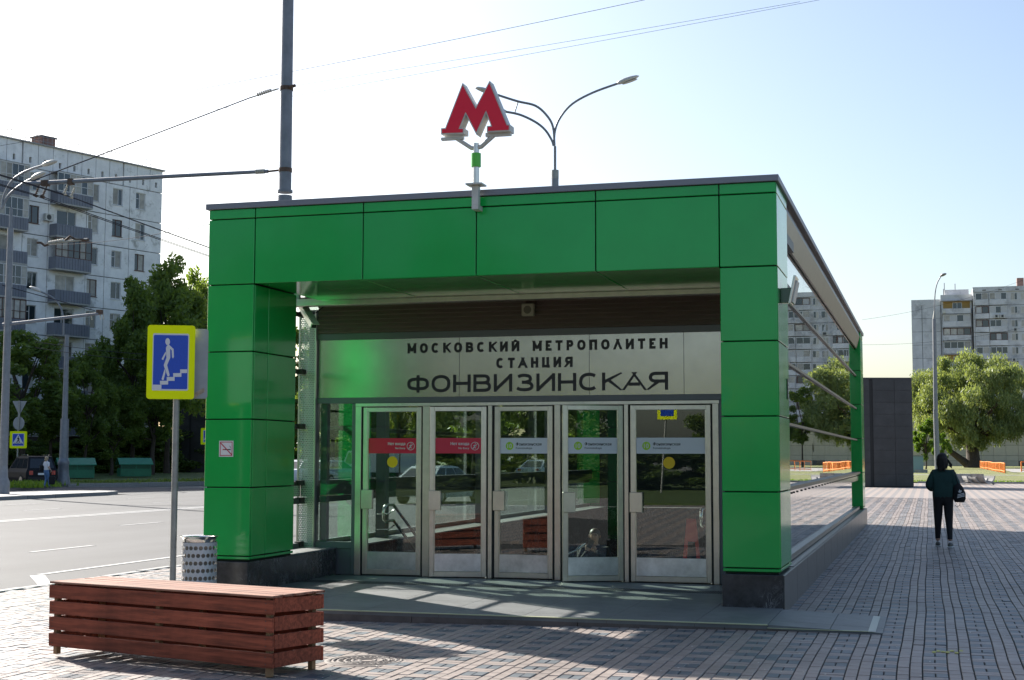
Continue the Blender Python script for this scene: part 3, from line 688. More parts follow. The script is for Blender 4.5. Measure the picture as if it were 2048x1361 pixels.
def letters(txt,x0,x1,z0,z1,th,gap,wide,space=.6):
    H=z1-z0;ws=[(GLY[c][0]*wide if c!=' ' else space) for c in txt]
    tot=sum(ws)+gap*(len(txt)-1);k=(x1-x0)/(tot*H);x=x0
    for c,w_ in zip(txt,ws):
        if c!=' ':
            mb=MB();ww=w_*H*k;t=th*H
            mp=lambda a,b:(x+t/2+a*(ww-t),z0+t/2+b*(H-t))
            for si,pl_ in enumerate(GLY[c][1]):
                P=[Vector(mp(*q)) for q in pl_];closed=(P[0]-P[-1]).length<1e-5
                if not closed:
                    for e,f in((0,1),(-1,-2)):
                        a,b=pl_[e];d=(P[e]-P[f]).normalized()
                        if b in(0,1) and abs(d.y)>.3 and len(pl_)==2:P[e]=P[e]+d*(t*.5/abs(d.y)+ (t*.3 if abs(d.x)>.1 else 0))
                        elif (a in(0,1) and abs(d.x)>.9):P[e]=P[e]+d*t*.5
                L_s=[];R_s=[];n=len(P)
                for i in range(n):
                    p0=P[i-1] if i>0 else (P[-2] if closed else None);p1=P[i+1] if i<n-1 else (P[1] if closed else None)
                    d0=(P[i]-p0).normalized() if p0 is not None and (P[i]-p0).length>1e-7 else None;d1=(p1-P[i]).normalized() if p1 is not None and (p1-P[i]).length>1e-7 else None
                    d=(d0+d1) if d0 is not None and d1 is not None else (d0 if d0 is not None else d1)
                    d=d.normalized();nn=Vector((-d.y,d.x));m_=1.0
                    if d0 is not None and d1 is not None:m_=1/max(.6,nn.dot(Vector((-d0.y,d0.x))))
                    L_s.append(P[i]+nn*t/2*m_);R_s.append(P[i]-nn*t/2*m_)
                lo_,hi_=z0-(.22*H if c=='Ц' and si==3 else 0),z1+(.45*H if c=='Й' and si==3 else 0)
                yf=YD-.019-.0004*si;V=[];Fq=[]
                for side in(L_s,R_s):
                    for q in side:
                        zz_=min(max(q.y,lo_),hi_);V+=[(q.x,yf,zz_),(q.x,YD-.013,zz_)]
                for i in range(n-1):
                    a,b=2*i,2*(n+i);Fq+=[(a,a+2,b+2,b),(a,a+1,a+3,a+2),(b,b+2,b+3,b+1)]
                if not closed:Fq+=[(0,2*n,2*n+1,1),(2*(n-1),2*(n-1)+1,4*n-1,4*n-2)]
                mb.add(V,Fq)
            mb.build('letter',letter,sign)
        x+=w_*H*k+gap*H*k
letters('МОСКОВСКИЙ МЕТРОПОЛИТЕН',-5.38,-1.715,3.075,3.215,.255,.40,.82,.55)
letters('СТАНЦИЯ',-4.085,-3.01,2.848,2.99,.255,.40,.82)
letters('ФОНВИЗИНСКАЯ',-5.38,-1.712,2.527,2.768,.18,.22,1.5)
# roller shutter slats above the board
for k in range(7):
    z=3.377+k*.061;part(MB().prism([(-6.72,0),(-.66,0)],0,1,lambda a,b,d:(a,d,b)) if False else MB().add([(-6.72,YD-.05,z),(-.66,YD-.05,z),(-.66,YD-.075,z+.012),(-6.72,YD-.075,z+.012),(-6.72,YD-.05,z+.058),(-.66,YD-.05,z+.058)],[(0,1,2,3),(3,2,5,4)]),'shutter_slat',louv)
part(MB().box(-6.72,-.66,YD-.03,YD+.2,3.377,3.80),'shutter_box',louv)
# left light
part(MB().box(-6.73,-6.19,YD-.045,YD+.05,.36,.45,bev=.003),'transom',alum)
part(MB().box(-6.73,-6.19,YD-.02,YD+.02,.0,.36),'kick_panel',alum)
part(MB().box(-6.72,-6.19,YD-.005,YD+.005,.45,2.384),'glass_pane',door_glass)
part(MB().box(-6.70,-6.60,YD+.03,YD+.13,.0,3.3),'post',alum)
# jambs, mullions and head of the doors
part(MB().box(-6.14,-1.04,YD-.05,YD+.03,2.338,2.384,bev=.003),'door_head',steel)
for (a,b) in((-6.138,-6.05),(-5.135,-5.035),(-4.19,-4.135),(-3.255,-3.175),(-2.30,-2.245),(-1.125,-1.05)):
    part(MB().box(a,b,YD-.05,YD+.03,0.,2.337,bev=.003),'door_post',steel)
    part(MB().box(a-.028,b+.028,YD-.02,YD+.06,0.,2.336),'gasket',rubber)
part(MB().box(-1.05,-.66,YD-.03,YD+.05,0.,2.384,bev=.003),'post',alum)
def door(x0,x1,hinge,ang,kind,dot=False,kick=steel):
    wd=x1-x0;ORGD=(x0 if hinge=='l' else x1,YD,0.)
    fr=MB();o=0 if hinge=='l' else -wd
    t=.062
    fr.box(o,o+t,-.028,.028,.012,2.325,bev=.004);fr.box(o+wd-t,o+wd,-.028,.028,.012,2.325,bev=.004)
    fr.box(o+t,o+wd-t,-.027,.027,2.262,2.324,bev=.004);fr.box(o+t,o+wd-t,-.027,.027,.013,.085,bev=.004)
    fr.box(o+t-.012,o+t+.012,-.020,.020,.085,2.262);fr.box(o+wd-t-.012,o+wd-t+.012,-.020,.020,.085,2.262)
    d=bpy.data.objects.new('door',fr.mesh('door',steel));COL.objects.link(d);d.parent=pav
    d.location=(ORGD[0]+3.5,ORGD[1],0);d.rotation_euler=(0,0,ang);ORG[d.name]=(0,0,0)
    a,b=o+t,o+wd-t
    def sub(mb,nm,m): return mb.build(nm,m,d,local=True)
    sub(MB().box(a,b,-.004,.004,.085,2.262),'pane',door_glass)
    sub(MB().box(a+.012,b-.012,-.0225,-.005,.086,.325,bev=.002),'kick_plate',kick)
    px=o-.005;sub(MB().box(px,px+.165,-.085,-.03,.915,1.178,bev=.004),'push_plate',steel)
    sub(MB().box(o+.02,o+wd-.02,-.02,.02,.002,.011),'door_sweep',rubber)
    zs0,zs1=1.685,1.895
    e0,e1=a+.013,b-.013
    sub(MB().box(e0,e1,-.0065,-.0045,zs0,zs1),'sticker',red_st if kind=='no' else white_st)
    if kind=='no':
        xr=e1-.055
        sub(text_mb('Нет входа',xr-.365,xr-.11,1.79,1.84,-.0067,.001,.008),'lettering',letter_w)
        sub(text_mb('No Entry',xr-.255,xr-.11,1.735,1.77,-.0067,.001,.004),'lettering',letter_w)
        ic=MB();c=(xr-.03,1.785);n=20
        for q in range(n):
            a0,a1=2*math.pi*q/n,2*math.pi*(q+1)/n
            ic.add([(c[0]+r*math.cos(aa),-.0077,c[1]+r*math.sin(aa)) for r,aa in((.050,a0),(.057,a0),(.057,a1),(.050,a1))],[(0,1,2,3)])
        def st(p,q,w_):
            p=Vector(p);q=Vector(q);dd=(q-p).normalized();nn=Vector((-dd.y,dd.x))*w_/2
            ic.add([(c[0]+v.x,-.0077,c[1]+v.y) for v in(p+nn,q+nn,q-nn,p-nn)],[(0,1,2,3)])
        st((-.036,-.036),(.038,.036),.006);st((.0,.018),(-.006,-.012),.015);st((-.006,-.012),(.014,-.030),.009);st((-.006,-.012),(-.022,-.034),.009);st((0,.014),(.022,.0),.007);st((0,.014),(-.022,.004),.007);st((.002,.028),(.010,.036),.012)
        sub(ic,'pictogram',letter_w)
    else:
        cx=e0+.135;dt=MB();dt.add([(cx+.055*math.cos(2*math.pi*q/24),-.0072,1.787+.055*math.sin(2*math.pi*q/24)) for q in range(24)],[tuple(range(24))])
        sub(dt,'line_badge',lime)
        sub(text_mb('10',cx-.032,cx+.032,1.757,1.817,-.0074,.001,.01),'lettering',letter_w)
        sub(text_mb('Фонвизинская',cx+.09,cx+.09+.36,1.79,1.836,-.0067,.001,.006),'lettering',letter)
        sub(text_mb('Fonvizinskaya',cx+.09,cx+.09+.23,1.738,1.772,-.0067,.001,.004),'lettering',alum_dk)
    if dot:
        dt=MB();cx=(a+b)/2+(.0 if kind=='no' else -.02);dt.add([(cx+.078*math.cos(2*math.pi*q/28),-.0058,1.565+.078*math.sin(2*math.pi*q/28)) for q in range(28)],[tuple(range(28))]);sub(dt,'yellow_dot',yell_st)
    return d
kick_b=mat('scuffed_steel',(.62,.62,.64),.32,1,noise=(3.5,.30,8))
door(-6.02,-5.165,'r',math.radians(1.5),'no',True,kick_b)
door(-5.005,-4.225,'r',math.radians(12),'no',False,kick_b)
door(-4.105,-3.285,'l',math.radians(-.6),'ok',False,kick_b)
door(-3.145,-2.33,'r',math.radians(24),'ok',False,kick_b)
door(-2.215,-1.155,'r',math.radians(2.2),'ok',True,kick_b)
# perforated screen between pillar and door wall
ps=MB();x0,x1,z0,z1=-6.97,-6.745,.374,3.70;cols=9;pit=.052;rows=int((z1-z0)/pit/1)
cw=(x1-x0)/cols;yv=2.62
for r_ in range(rows):
    za=z0+r_*pit
    for half in(0,1):
        zb=za+half*pit/2
        ps.add([(x0,yv,zb),(x1,yv,zb),(x1,yv,zb+pit*.27),(x0,yv,zb+pit*.27)],[(0,1,2,3)])
        zc0,zc1=zb+pit*.27,zb+pit*.5
        for c_ in range(cols+1):
            xa=x0+(c_+(.5 if half else 0))*cw-.006;xb=xa+.011
            xa=max(xa,x0);xb=min(xb,x1)
            if xb>xa:ps.add([(xa,yv,zc0),(xb,yv,zc0),(xb,yv,zc1),(xa,yv,zc1)],[(0,1,2,3)])
part(ps,'perforated_screen',mat('screen_metal',(.50,.50,.44),.45,.3))
part(MB().box(x0-.02,x0,yv-.015,yv+.015,z0,z1),'screen_frame',steel);part(MB().box(x1,x1+.02,yv-.015,yv+.015,z0,z1),'screen_frame',steel)
for z in(.42,1.03,1.27,2.06,2.83,3.64):part(MB().box(-W+.16,-6.82,1.9,yv-.02,z-.035,z+.035) if False else MB().box(-W+.10,-6.86,2.45,2.58,z-.035,z+.035),'clamp',mat('brown_metal',(.035,.025,.02),.5,.3))
# ---- hall floor, stairs and handrails
part(MB().box(-6.38,-.66,2.78,3.9,-.2,-.004),'hall_floor',slab)
YS=3.9;NS=18
for k in range(NS):
    z=-.16*(k+1);y=YS+.31*k;part(MB().box(-6.36,-.68,y,y+.315,z-.16,z,bev=.004),'step',slab)
part(MB().box(-6.36,-.68,YS+.31*NS,L_-1.3,-3.4,-3.04),'lower_landing',slab)
part(MB().box(-6.36,-.68,L_-1.4,L_-1.3,-3.4,.35),'end_wall',granite)
part(MB().box(-6.6,-.5,L_-1.3,L_-1.25,.36,4.28),'end_wall',mat('dark_end_panel',(.018,.02,.02),.5))  # near-black colour puts the hall's darkness into the upper end panel
sl_=-.16/.31
def rail(x,wall):
    r_=MB()
    for zz in(.93,.70):
        r_.tube([(x,YS-.25,zz),(x,YS+.05,zz),(x,YS+4.6,zz+sl_*4.55)],.022,8)
    r_.tube([(x,YS-.25,.93),(x,YS-.33,.90),(x,YS-.35,.82),(x,YS-.33,.73),(x,YS-.25,.70)],.022,8)
    h=part(r_,'handrail',chrome)
    s=MB()
    for k in range(4):
        y=YS+.1+k*1.2;z=.93+sl_*(y-YS)
        for dz in(-.04,-.27):s.tube([(x,y,z+dz+.02),(x+wall*.10,y,z+dz-.05),(x+wall*.28,y,z+dz-.05)],.010,6)
    part(s,'brackets',chrome,h)
rail(-6.05,-1);rail(-1.42,1)
mr_=MB().tube([Vector(PD(1169,1088,22.0)),Vector(PD(1160,1094,21.9)),Vector(PD(1152,1101,21.8)),Vector(PD(1136,1108,21.4)),Vector(PD(1119,1118,21.0))],.02,8)
mr_.tube([Vector(PD(1155,1099,21.8)),Vector(PD(1154.5,1135,21.9))],.014,8);part(mr_,'handrail',chrome)
# ---------------------------------------------------------------- fittings on the pavilion
# loudspeaker
c=PY(1058,621,2.60);ls=thing('loudspeaker','small square cream loudspeaker hung above the steel name board','loudspeaker',tuple(c))
MB().box(c[0]-.085,c[0]+.085,2.52,2.60,c[2]-.085,c[2]+.085,bev=.008).build('housing',mat('cream_plastic',(.38,.34,.26),.5),ls)
mb=MB();n=20;mb.add([(c[0]+.055*math.cos(2*math.pi*q/n),2.5175,c[2]+.055*math.sin(2*math.pi*q/n)) for q in range(n)],[tuple(range(n))]);mb.build('grille',mat('speaker_grille',(.14,.12,.09),.6),ls)
mb=MB();mb.box(c[0]-.05,c[0]+.09,2.60,2.645,c[2]+.085,c[2]+.13);mb.tube([(c[0],2.56,c[2]+.085),(c[0]+.01,2.54,c[2]+.13),(c[0]+.06,2.56,c[2]+.15)],.008,6);mb.build('bracket',rust,ls)
# security camera
a=Vector(PY(604,613,2.25));b=Vector(PY(628,652,1.95))
sc=thing('security_camera','pale tubular security camera under the soffit beside the left pillar','camera',tuple(a))
dirv=(b-a).normalized();q=dirv.to_track_quat('Y','Z').to_matrix().to_4x4();M=Matrix.Translation(a)@q
ln=(b-a).length
MB().box(-.045,.045,0,ln,-.045,.045,M,.008).build('housing',offwhite,sc)
MB().box(-.052,.052,-.02,ln+.05,.046,.056,M).build('sun_shield',offwhite,sc)
MB().box(-.032,.032,ln,ln+.006,-.032,.032,M).build('lens',black,sc)
MB().tube([a,a+Vector((0,.1,.08)),a+Vector((.02,.12,.22))],.018,8).build('bracket',offwhite,sc)
MB().tube([a+Vector((.08,-.1,-.12)),a+Vector((.22,-.02,-.1)),a+Vector((.32,.1,.02)),a+Vector((.35,.12,.1))],.008,6).build('cable',rubber,sc)
# no smoking plate
ns=thing('no_smoking_sign','small square white no smoking plate on the left green pillar','sign',tuple(PY(452,897,-.004)))
a=PY(438,914,-.003);b=PY(467,882,-.003);x0,x1,z0,z1=a[0],b[0],a[2],b[2];wd=x1-x0
MB().box(x0,x1,-.005,-.001,z0,z1).build('plate',letter_w,ns)
mb=MB();e=.009;k_=.012
for (p0,p1,q0,q1) in((x0+k_,x1-k_,z0+k_,z0+k_+e),(x0+k_,x1-k_,z1-k_-e,z1-k_),(x0+k_,x0+k_+e,z0+k_,z1-k_),(x1-k_-e,x1-k_,z0+k_,z1-k_)):mb.box(p0,p1,-.0062,-.0052,q0,q1)
M=Matrix.Translation(((x0+x1)/2,0,(z0+z1)/2))@Matrix.Rotation(math.radians(43),4,'Y');mb.box(-wd*.58,wd*.58,-.0075,-.0065,-.006,.006,M)
mb.build('red_mark',mat('sign_red',(.50,.02,.04),.4),ns)
zc=(z0+z1)/2-.01;MB().box(x0+.10*.3+.02,x0+.075,-.0064,-.0054,zc-.007,zc+.007).build('cigarette_end',mat('sign_red',(.5,.02,.04)),ns)
MB().box(x0+.077,x1-.035,-.0064,-.0054,zc-.006,zc+.006).tube([(x1-.04,-.006,zc+.015),(x1-.036,-.006,zc+.03),(x1-.052,-.006,zc+.045)],.0025,5).build('cigarette',black,ns)
# floodlight on the right pillar
fl=thing('floodlight','tilted floodlight fixed to the street corner of the right pillar','lamp',(.0,.35,3.45))
MB().box(.002,.13,.28,.40,3.38,3.55,bev=.006).build('arm',mat('green_box',(.012,.09,.03),.2,coat=.5),fl)
M=Matrix.Translation((.15,.34,3.53))@Matrix.Rotation(math.radians(12),4,'Y')
MB().box(-.018,.012,-.16,.16,-.17,.15,M,.004).build('housing',steel,fl);MB().box(.013,.032,-.14,.14,-.15,.10,M).build('cover',offwhite,fl)
MB().box(.040,.044,.25,.43,3.34,3.58).build('bracket',alum_dk,fl) if False else None
# small slotted plate on the right pillar's side
vp=thing('vent_plate','small slotted metal plate on the side of the right pillar','plate',(.003,.98,2.43))
a=PX(1574.5,768,.0);MB().box(.002,.010,a[1]-.045,a[1]+.045,2.32,2.56).build('plate',alum_dk,vp)
for k in range(4):MB().box(.0105,.014,a[1]-.02,a[1]+.02,2.345+k*.05,2.375+k*.05).build('slot',offwhite,vp)
# ---------------------------------------------------------------- the red M
YM=-.22
def zp(zx,zy,y=YM): return PY(860+zx/4.452,140+zy/4.452,y)
ms=thing('metro_sign','red letter M in a white frame on a bracket over the pavilion roof','sign',tuple(PY(948,412,-.1)))
Mout=[(98,575),(98,520),(135,518),(290,116),(408,330),(530,97),(690,486),(712,486),(712,545),(506,556),(506,500),(541,497),(498,383),(412,578),(318,398),(268,518),(303,517),(303,568)]
pts=[zp(*p) for p in Mout];poly=[(p[0],p[2]) for p in pts]
def poly_prism(poly,y0,y1):
    """concave outline made solid with a triangulated face"""
    from mathutils.geometry import tessellate_polygon
    tri=tessellate_polygon([[Vector((a,b,0)) for a,b in poly]]);n=len(poly)
    mb=MB();mb.add([(a,y0,b) for a,b in poly]+[(a,y1,b) for a,b in poly],[tuple(t) for t in tri]+[tuple(n+i for i in t[::-1]) for t in tri]+[(i,(i+1)%n,n+(i+1)%n,n+i) for i in range(n)]);return mb
def inset(poly,d):
    n=len(poly);area=sum(poly[i][0]*poly[(i+1)%n][1]-poly[(i+1)%n][0]*poly[i][1] for i in range(n));s=1 if area>0 else -1
    out=[]
    for i in range(n):
        p=Vector(poly[i]);a=(p-Vector(poly[i-1])).normalized();b=(Vector(poly[(i+1)%n])-p).normalized()
        na=Vector((-a.y,a.x))*s;nb=Vector((-b.y,b.x))*s;k=(na+nb);k=k/max(.35,k.length_squared/2) if k.length>1e-6 else na
        out.append(tuple(p+k*d))
    return out
poly_prism(poly,YM,YM+.17).build('letter_box',offwhite,ms)
poly_prism(inset(poly,.014),YM-.006,YM-.001).build('letter_face',red_acr,ms)
xc=float(zp(410,700,YM+.08)[0]);zt=lambda zy:float(zp(410,zy,YM+.08)[2])
yc=YM+.085
lf=zp(170,600,yc);rt=zp(650,585,yc);nk=zt(700)
br=MB()
br.box(float(zp(105,600,yc)[0]),float(zp(300,600,yc)[0]),yc-.03,yc+.03,zt(612),zt(588));br.box(float(zp(500,600,yc)[0]),float(zp(722,600,yc)[0]),yc-.03,yc+.03,zt(605),zt(572))
br.tube([(float(zp(240,600,yc)[0]),yc,zt(603)),(float(zp(370,690,yc)[0]),yc,zt(695)),(xc,yc,zt(695))],.028,6);br.tube([(float(zp(570,600,yc)[0]),yc,zt(592)),(float(zp(455,690,yc)[0]),yc,zt(688)),(xc,yc,zt(695))],.028,6)
br.build('fork',offwhite,ms)
MB().tube([(xc,yc,zt(655)),(xc,yc,zt(740))],.036,12).build('pole',steel,ms);MB().tube([(xc,yc,zt(745)),(xc,yc,zt(865))],.058,16).build('green_sleeve',green_lt,ms)
MB().tube([(xc,yc,zt(865)),(xc,yc,zt(1015))],.038,12).build('pole',steel,ms)
MB().box(xc-.10,xc+.10,yc-.10,yc+.10,zt(1032),zt(1018)).build('flange',offwhite,ms)
MB().box(xc-.04,xc+.04,yc-.04,yc+.04,zt(1205),zt(1034)).box(xc-.04,xc+.04,yc-.04,-.002,zt(1245),zt(1206)).build('arm',offwhite,ms)
# ---------------------------------------------------------------- planter box of red planks
FL=G(108,1310,-.12);FR=G(537,1356,-.1)
ax=Vector((FR[0]-FL[0],FR[1]-FL[1],0));plen=ax.length+.08;ang=math.atan2(ax.y,ax.x)
base=(FL[0]-.03*math.cos(ang),FL[1]-.03*math.sin(ang),-.115)
pl=thing('planter_box','long slatted box of red stained planks on the paving before the pavilion','planter',base)
pl.rotation_euler=(0,math.radians(-.35),ang)
PD_=.56;PHT=.655
def plank(x0,x1,y0,y1,z0,z1,rx=0.,ry=0.,rz=0.,m=wood,nm='plank'):
    c=((x0+x1)/2,(y0+y1)/2,(z0+z1)/2);mb=MB().box(-(x1-x0)/2,(x1-x0)/2,-(y1-y0)/2,(y1-y0)/2,-(z1-z0)/2,(z1-z0)/2,bev=.003)
    o=bpy.data.objects.new(nm,mb.mesh(nm,m));COL.objects.link(o);o.parent=pl;o.location=c;o.rotation_euler=(rx,ry,rz);return o
zs=[.075,.215,.355,.495]
for z in zs:
    plank(-.015,plen+.01,-.028,-.004,z,z+.115,ry=random.gauss(0,.0022),rx=random.gauss(0,.03),rz=random.gauss(0,.0015))
    plank(-.015,plen+.01,PD_+.004,PD_+.028,z,z+.115,ry=random.gauss(0,.0015))
    plank(plen-.012,plen+.012,0,PD_,z+.006,z+.119,rx=random.gauss(0,.012));plank(-.018,.006,0,PD_,z,z+.113,rx=random.gauss(0,.012))
ny=5
for k in range(ny):
    y0=-.035+k*(PD_+.07)/ny;plank(-.02+random.uniform(-.012,.012),plen+.02+random.uniform(-.012,.012),y0+.006,y0+(PD_+.07)/ny-.006,.622+random.uniform(0,.004),.644,ry=random.gauss(0,.0015),rx=random.gauss(0,.012),rz=random.gauss(0,.0015),m=wood_top)
for (x,y) in((.03,.03),(plen-.07,.03),(.03,PD_-.03),(plen-.07,PD_-.03),(plen/2,.03),(plen/2,PD_-.03)):
    plank(x-.022,x+.026,y-.024,y+.024,0 if abs(x-plen/2)>.1 else .08,.62,m=postwood,nm='post')
sc2=MB()
for z in zs:
    for x in(.03,plen-.06,plen/2):
        for dz in(.03,.085):sc2.tube([(x,-.0285,z+dz),(x,-.0295,z+dz)],.005,6)
sc2.build('screws',alum_dk,pl,local=True)
# ---------------------------------------------------------------- litter bin
c=PD(398,1150,17.0);bc=(c[0],c[1],pz(-7.4));
bn=thing('litter_bin','perforated grey steel litter bin with shiny rim beside the left pillar','bin',bc)
R_=.205;H_=.74;n=44;rows=8
# perforated drum: one real ring of sheet round every hole
mb=MB();nc=22;cw=2*math.pi/nc;rh=.088
for r_ in range(rows):
    off=.5*(r_%2)
    for c_ in range(nc):
        a0=(c_+off)*cw;zc=.06+rh*(r_+.5);k=12
        outp=[];inp=[]
        for q in range(k):
            t=2*math.pi*(q+.5)/k;cx,sx=math.cos(t),math.sin(t);m_=max(abs(cx),abs(sx))
            outp.append((a0+cx/m_*cw/2,zc+sx/m_*rh/2));inp.append((a0+cx*.0245/R_,zc+sx*.0245))
        P=[(bc[0]+R_*math.cos(a),bc[1]+R_*math.sin(a),bc[2]+z) for a,z in outp+inp]
        mb.add(P,[(q,(q+1)%k,k+(q+1)%k,k+q) for q in range(k)])
top=.06+rows*rh
mb.lathe([(R_,top),(R_,top+.02)],bc,n);mb.lathe([(R_,.03),(R_,.06)],bc,n)
mb.build('perforated_drum',mat('bin_grey',(.50,.51,.53),.45,.3),bn,flip=False)
MB().lathe([(R_-.035,.05),(R_-.035,top)],bc,24).lathe([(0,.06),(R_-.035,.06)],bc,24).build('liner',mat('liner',(.23,.20,.17),.7,noise=(6,.3)),bn)
MB().lathe([(R_-.012,top+.004),(R_-.008,top+.05),(R_,top+.075),(R_+.028,top+.088),(R_+.028,top+.092),(R_-.02,top+.078),(R_-.05,top+.03)],bc,32).build('rim',chrome,bn)
# ---------------------------------------------------------------- underpass sign
Dp=16.9;pb=PD(345,1180,Dp);pbx=(pb[0],pb[1],pz(-7.5))
us=thing('underpass_sign','yellow edged blue pedestrian underpass sign on a steel post left of the pavilion','road sign',pbx)
ztop=float(PD(345,660,Dp)[2])
MB().tube([(pb[0],pb[1],pbx[2]-.1),(pb[0],pb[1],ztop)],.038,14).build('post',galv,us)
A_=Vector(PD(294,720,Dp-.12));B_=Vector(PD(389.5,720,Dp-.02))
ex=(B_-A_);ex.z=0;sw=ex.length;ex.normalize();ey=Vector((-ex.y,ex.x,0))
zb=float(PD(342,799,Dp)[2]);zt_=float(PD(342,652,Dp)[2]);sh=zt_-zb
M=Matrix(((ex.x,ey.x,0,A_.x),(ex.y,ey.y,0,A_.y),(0,0,1,zb),(0,0,0,1)))
def rrect(x0,x1,z0,z1,r,n=5):
    o=[]
    for (cx,cz,a0) in((x1-r,z0+r,-90),(x1-r,z1-r,0),(x0+r,z1-r,90),(x0+r,z0+r,180)):
        for k in range(n+1):
            a=math.radians(a0+90*k/n);o.append((cx+r*math.cos(a),cz+r*math.sin(a)))
    return o
def flat(poly,y0,y1,M): # solid plate in sign space
    from mathutils.geometry import tessellate_polygon
    n=len(poly);tri=tessellate_polygon([[Vector((a,b,0)) for a,b in poly]]);mb=MB()
    mb.add([tuple(M@Vector((a,y0,b))) for a,b in poly]+[tuple(M@Vector((a,y1,b))) for a,b in poly],[tuple(t) for t in tri]+[tuple(n+i for i in t[::-1]) for t in tri]+[(i,(i+1)%n,n+(i+1)%n,n+i) for i in range(n)]);return mb
flat(rrect(0,sw,0,sh,.035),0,.035,M).build('yellow_board',yellow,us)
# zoomed pixel of the pictogram -> sign space
def sp(zx,zy):
    u=280+zx/7.564;l,r_=(99,835)
    t=(zx-l)/(r_-l);ztopz=100+(50-100)*t;zbotz=1215+(1195-1215)*t
    return (t*sw,(zbotz-zy)/(zbotz-ztopz)*sh)
bl=[sp(*p) for p in((185,1085),(735,1062),(742,185),(183,235))]
def rpoly(p,r):
    x0=min(a for a,b in p);x1=max(a for a,b in p);z0=min(b for a,b in p);z1=max(b for a,b in p);return rrect(x0,x1,z0,z1,r)
flat(rpoly(bl,.02),-.002,-.0005,M).build('white_border',signwhite,us)
b2=[sp(*p) for p in((197,1062),(720,1040),(727,212),(197,262))];b2r=rpoly(b2,.014)
flat(b2r,-.004,-.0025,M).build('blue_field',blue,us)
pm_=MB()
def fl(p,y0=-.006,y1=-.0045):
    q=flat([sp(*a) for a in p],y0,y1,M);pm_.add(q.v,q.f)
n=18;fl([(411+36*math.cos(2*math.pi*k/n),332+54*math.sin(2*math.pi*k/n)) for k in range(n)])
fl([(432,375),(505,440),(512,560),(498,585),(482,560),(476,460),(452,440),(456,575),(410,690),(452,840),(440,862),(420,860),(360,705),(362,680),(398,580),(386,430),(400,395)])
fl([(383,485),(390,520),(350,612),(332,615),(325,598)])
fl([(372,750),(388,800),(362,918),(340,925),(330,908)])
for a in([(185,998),(330,995),(330,1080),(187,1085)],[(305,935),(432,928),(432,985),(308,993)],[(408,873),(530,865),(530,925),(410,930)],[(506,808),(634,800),(634,858),(508,865)],[(612,745),(722,738),(722,795),(614,802)]):fl(a)
pm_.build('pictogram',signwhite,us)
# the board facing the other way, behind it on the same post
M2=M@Matrix.Translation((.12,.13,.015))@Matrix.Rotation(math.radians(2),4,'Z')
flat(rrect(.02,sw+.03,.0,sh-.04,.03),0,.03,M2).build('back_board',signgrey,us)
flat([(sw-.15,.05),(sw-.01,.13),(sw+.0,.08),(sw-.13,.0)],-.004,-.002,M2).build('sticker',mat('old_paper',(.40,.32,.25),.8,noise=(20,.3)),us)
MB().box(0,.05,.04,.12,.2,.23,M@Matrix.Translation((sw/2,0,0))).box(0,.05,.04,.12,.7,.73,M@Matrix.Translation((sw/2,0,0))).build('clamp',galv,us)
# ---------------------------------------------------------------- mast with its bracket arm
mx_,my_=-9.6,7.58
ma=thing('catenary_mast','tall dark grey catenary mast rising behind the pavilion roof','mast',(mx_,my_,-.2))
zf=lambda u,v:float(PY(u,v,my_)[2])
MB().tube([(mx_,my_,-.2),(mx_,my_,zf(570,392))],[.15,.128],18).build('lower_tube',mastm,ma)
MB().tube([(mx_,my_,zf(570,384)),(mx_,my_,12.6)],[.113,.100],18).build('upper_tube',mastm,ma)
MB().tube([(mx_,my_,zf(570,386)),(mx_,my_,zf(570,381))],.138,18).build('collar',mastm,ma)
for v in(178,341):MB().tube([(mx_,my_,zf(570,v+4)),(mx_,my_,zf(570,v-4))],.122,18).build('clamp',rust,ma)
zs_=zf(572,178);MB().tube([(mx_+.1,my_-.1,zs_),(mx_+.22,my_-.1,zs_+.02)],.03,8).build('clamp_bolt',rust,ma)
pt=lambda u,v:Vector(PY(u,v,my_))
MB().tube([pt(536,343),pt(52,368)],[.034,.044],10).build('bracket_arm',mastm,ma)
MB().tube([pt(558,341),pt(530,344)],.02,8).build('arm_hinge',rust,ma)
ins=MB()
for k in range(5):ins.tube([pt(512+k*3.6,344-k*.2),pt(514.4+k*3.6,343.9-k*.2)],.045,12)
ins.tube([pt(510,344),pt(532,343)],.03,10);ins.build('insulator',ceramic,ma)
MB().tube([pt(500,196),pt(60,364)],.011,6).build('stay_cable',cable,ma)
i2=MB()
for k in range(7):i2.tube([pt(515+k*4.2,190-k*1.45),pt(516.5+k*4.2,189.4-k*1.45)],.036,10)
i2.tube([pt(500,196),pt(557,178)],.014,8);i2.build('stay_insulator',ceramic,ma)
hang=MB();hang.box(*[f for f in(pt(91,367).x-.075,pt(91,367).x+.075,my_-.05,my_+.05,pt(91,367).z-.055,pt(91,367).z+.055)]);hang.build('hanger',rust,ma);hang=MB();hang.box(pt(142,364).x-.05,pt(142,364).x+.05,my_-.05,my_+.05,pt(142,364).z-.06,pt(142,364).z+.055);hang.build('hanger',rust,ma)
for (u0,v0,u1,v1) in((80,366,71,391),(94,372,85,393),(136,368,128,388),(150,374,142,394)):
    h=MB();h.tube([pt(u0,v0),pt(u1,v1)],.013,6)
    for k in(.35,.5,.65,.8):h.tube([pt(u0,v0).lerp(pt(u1,v1),k),pt(u0,v0).lerp(pt(u1,v1),k+.07)],.026,8)
    h.tube([pt(u1-3,v1-1),pt(u1+3,v1+2)],.03,6);h.build('drop_insulator',ceramic if u0>100 else rust,ma)
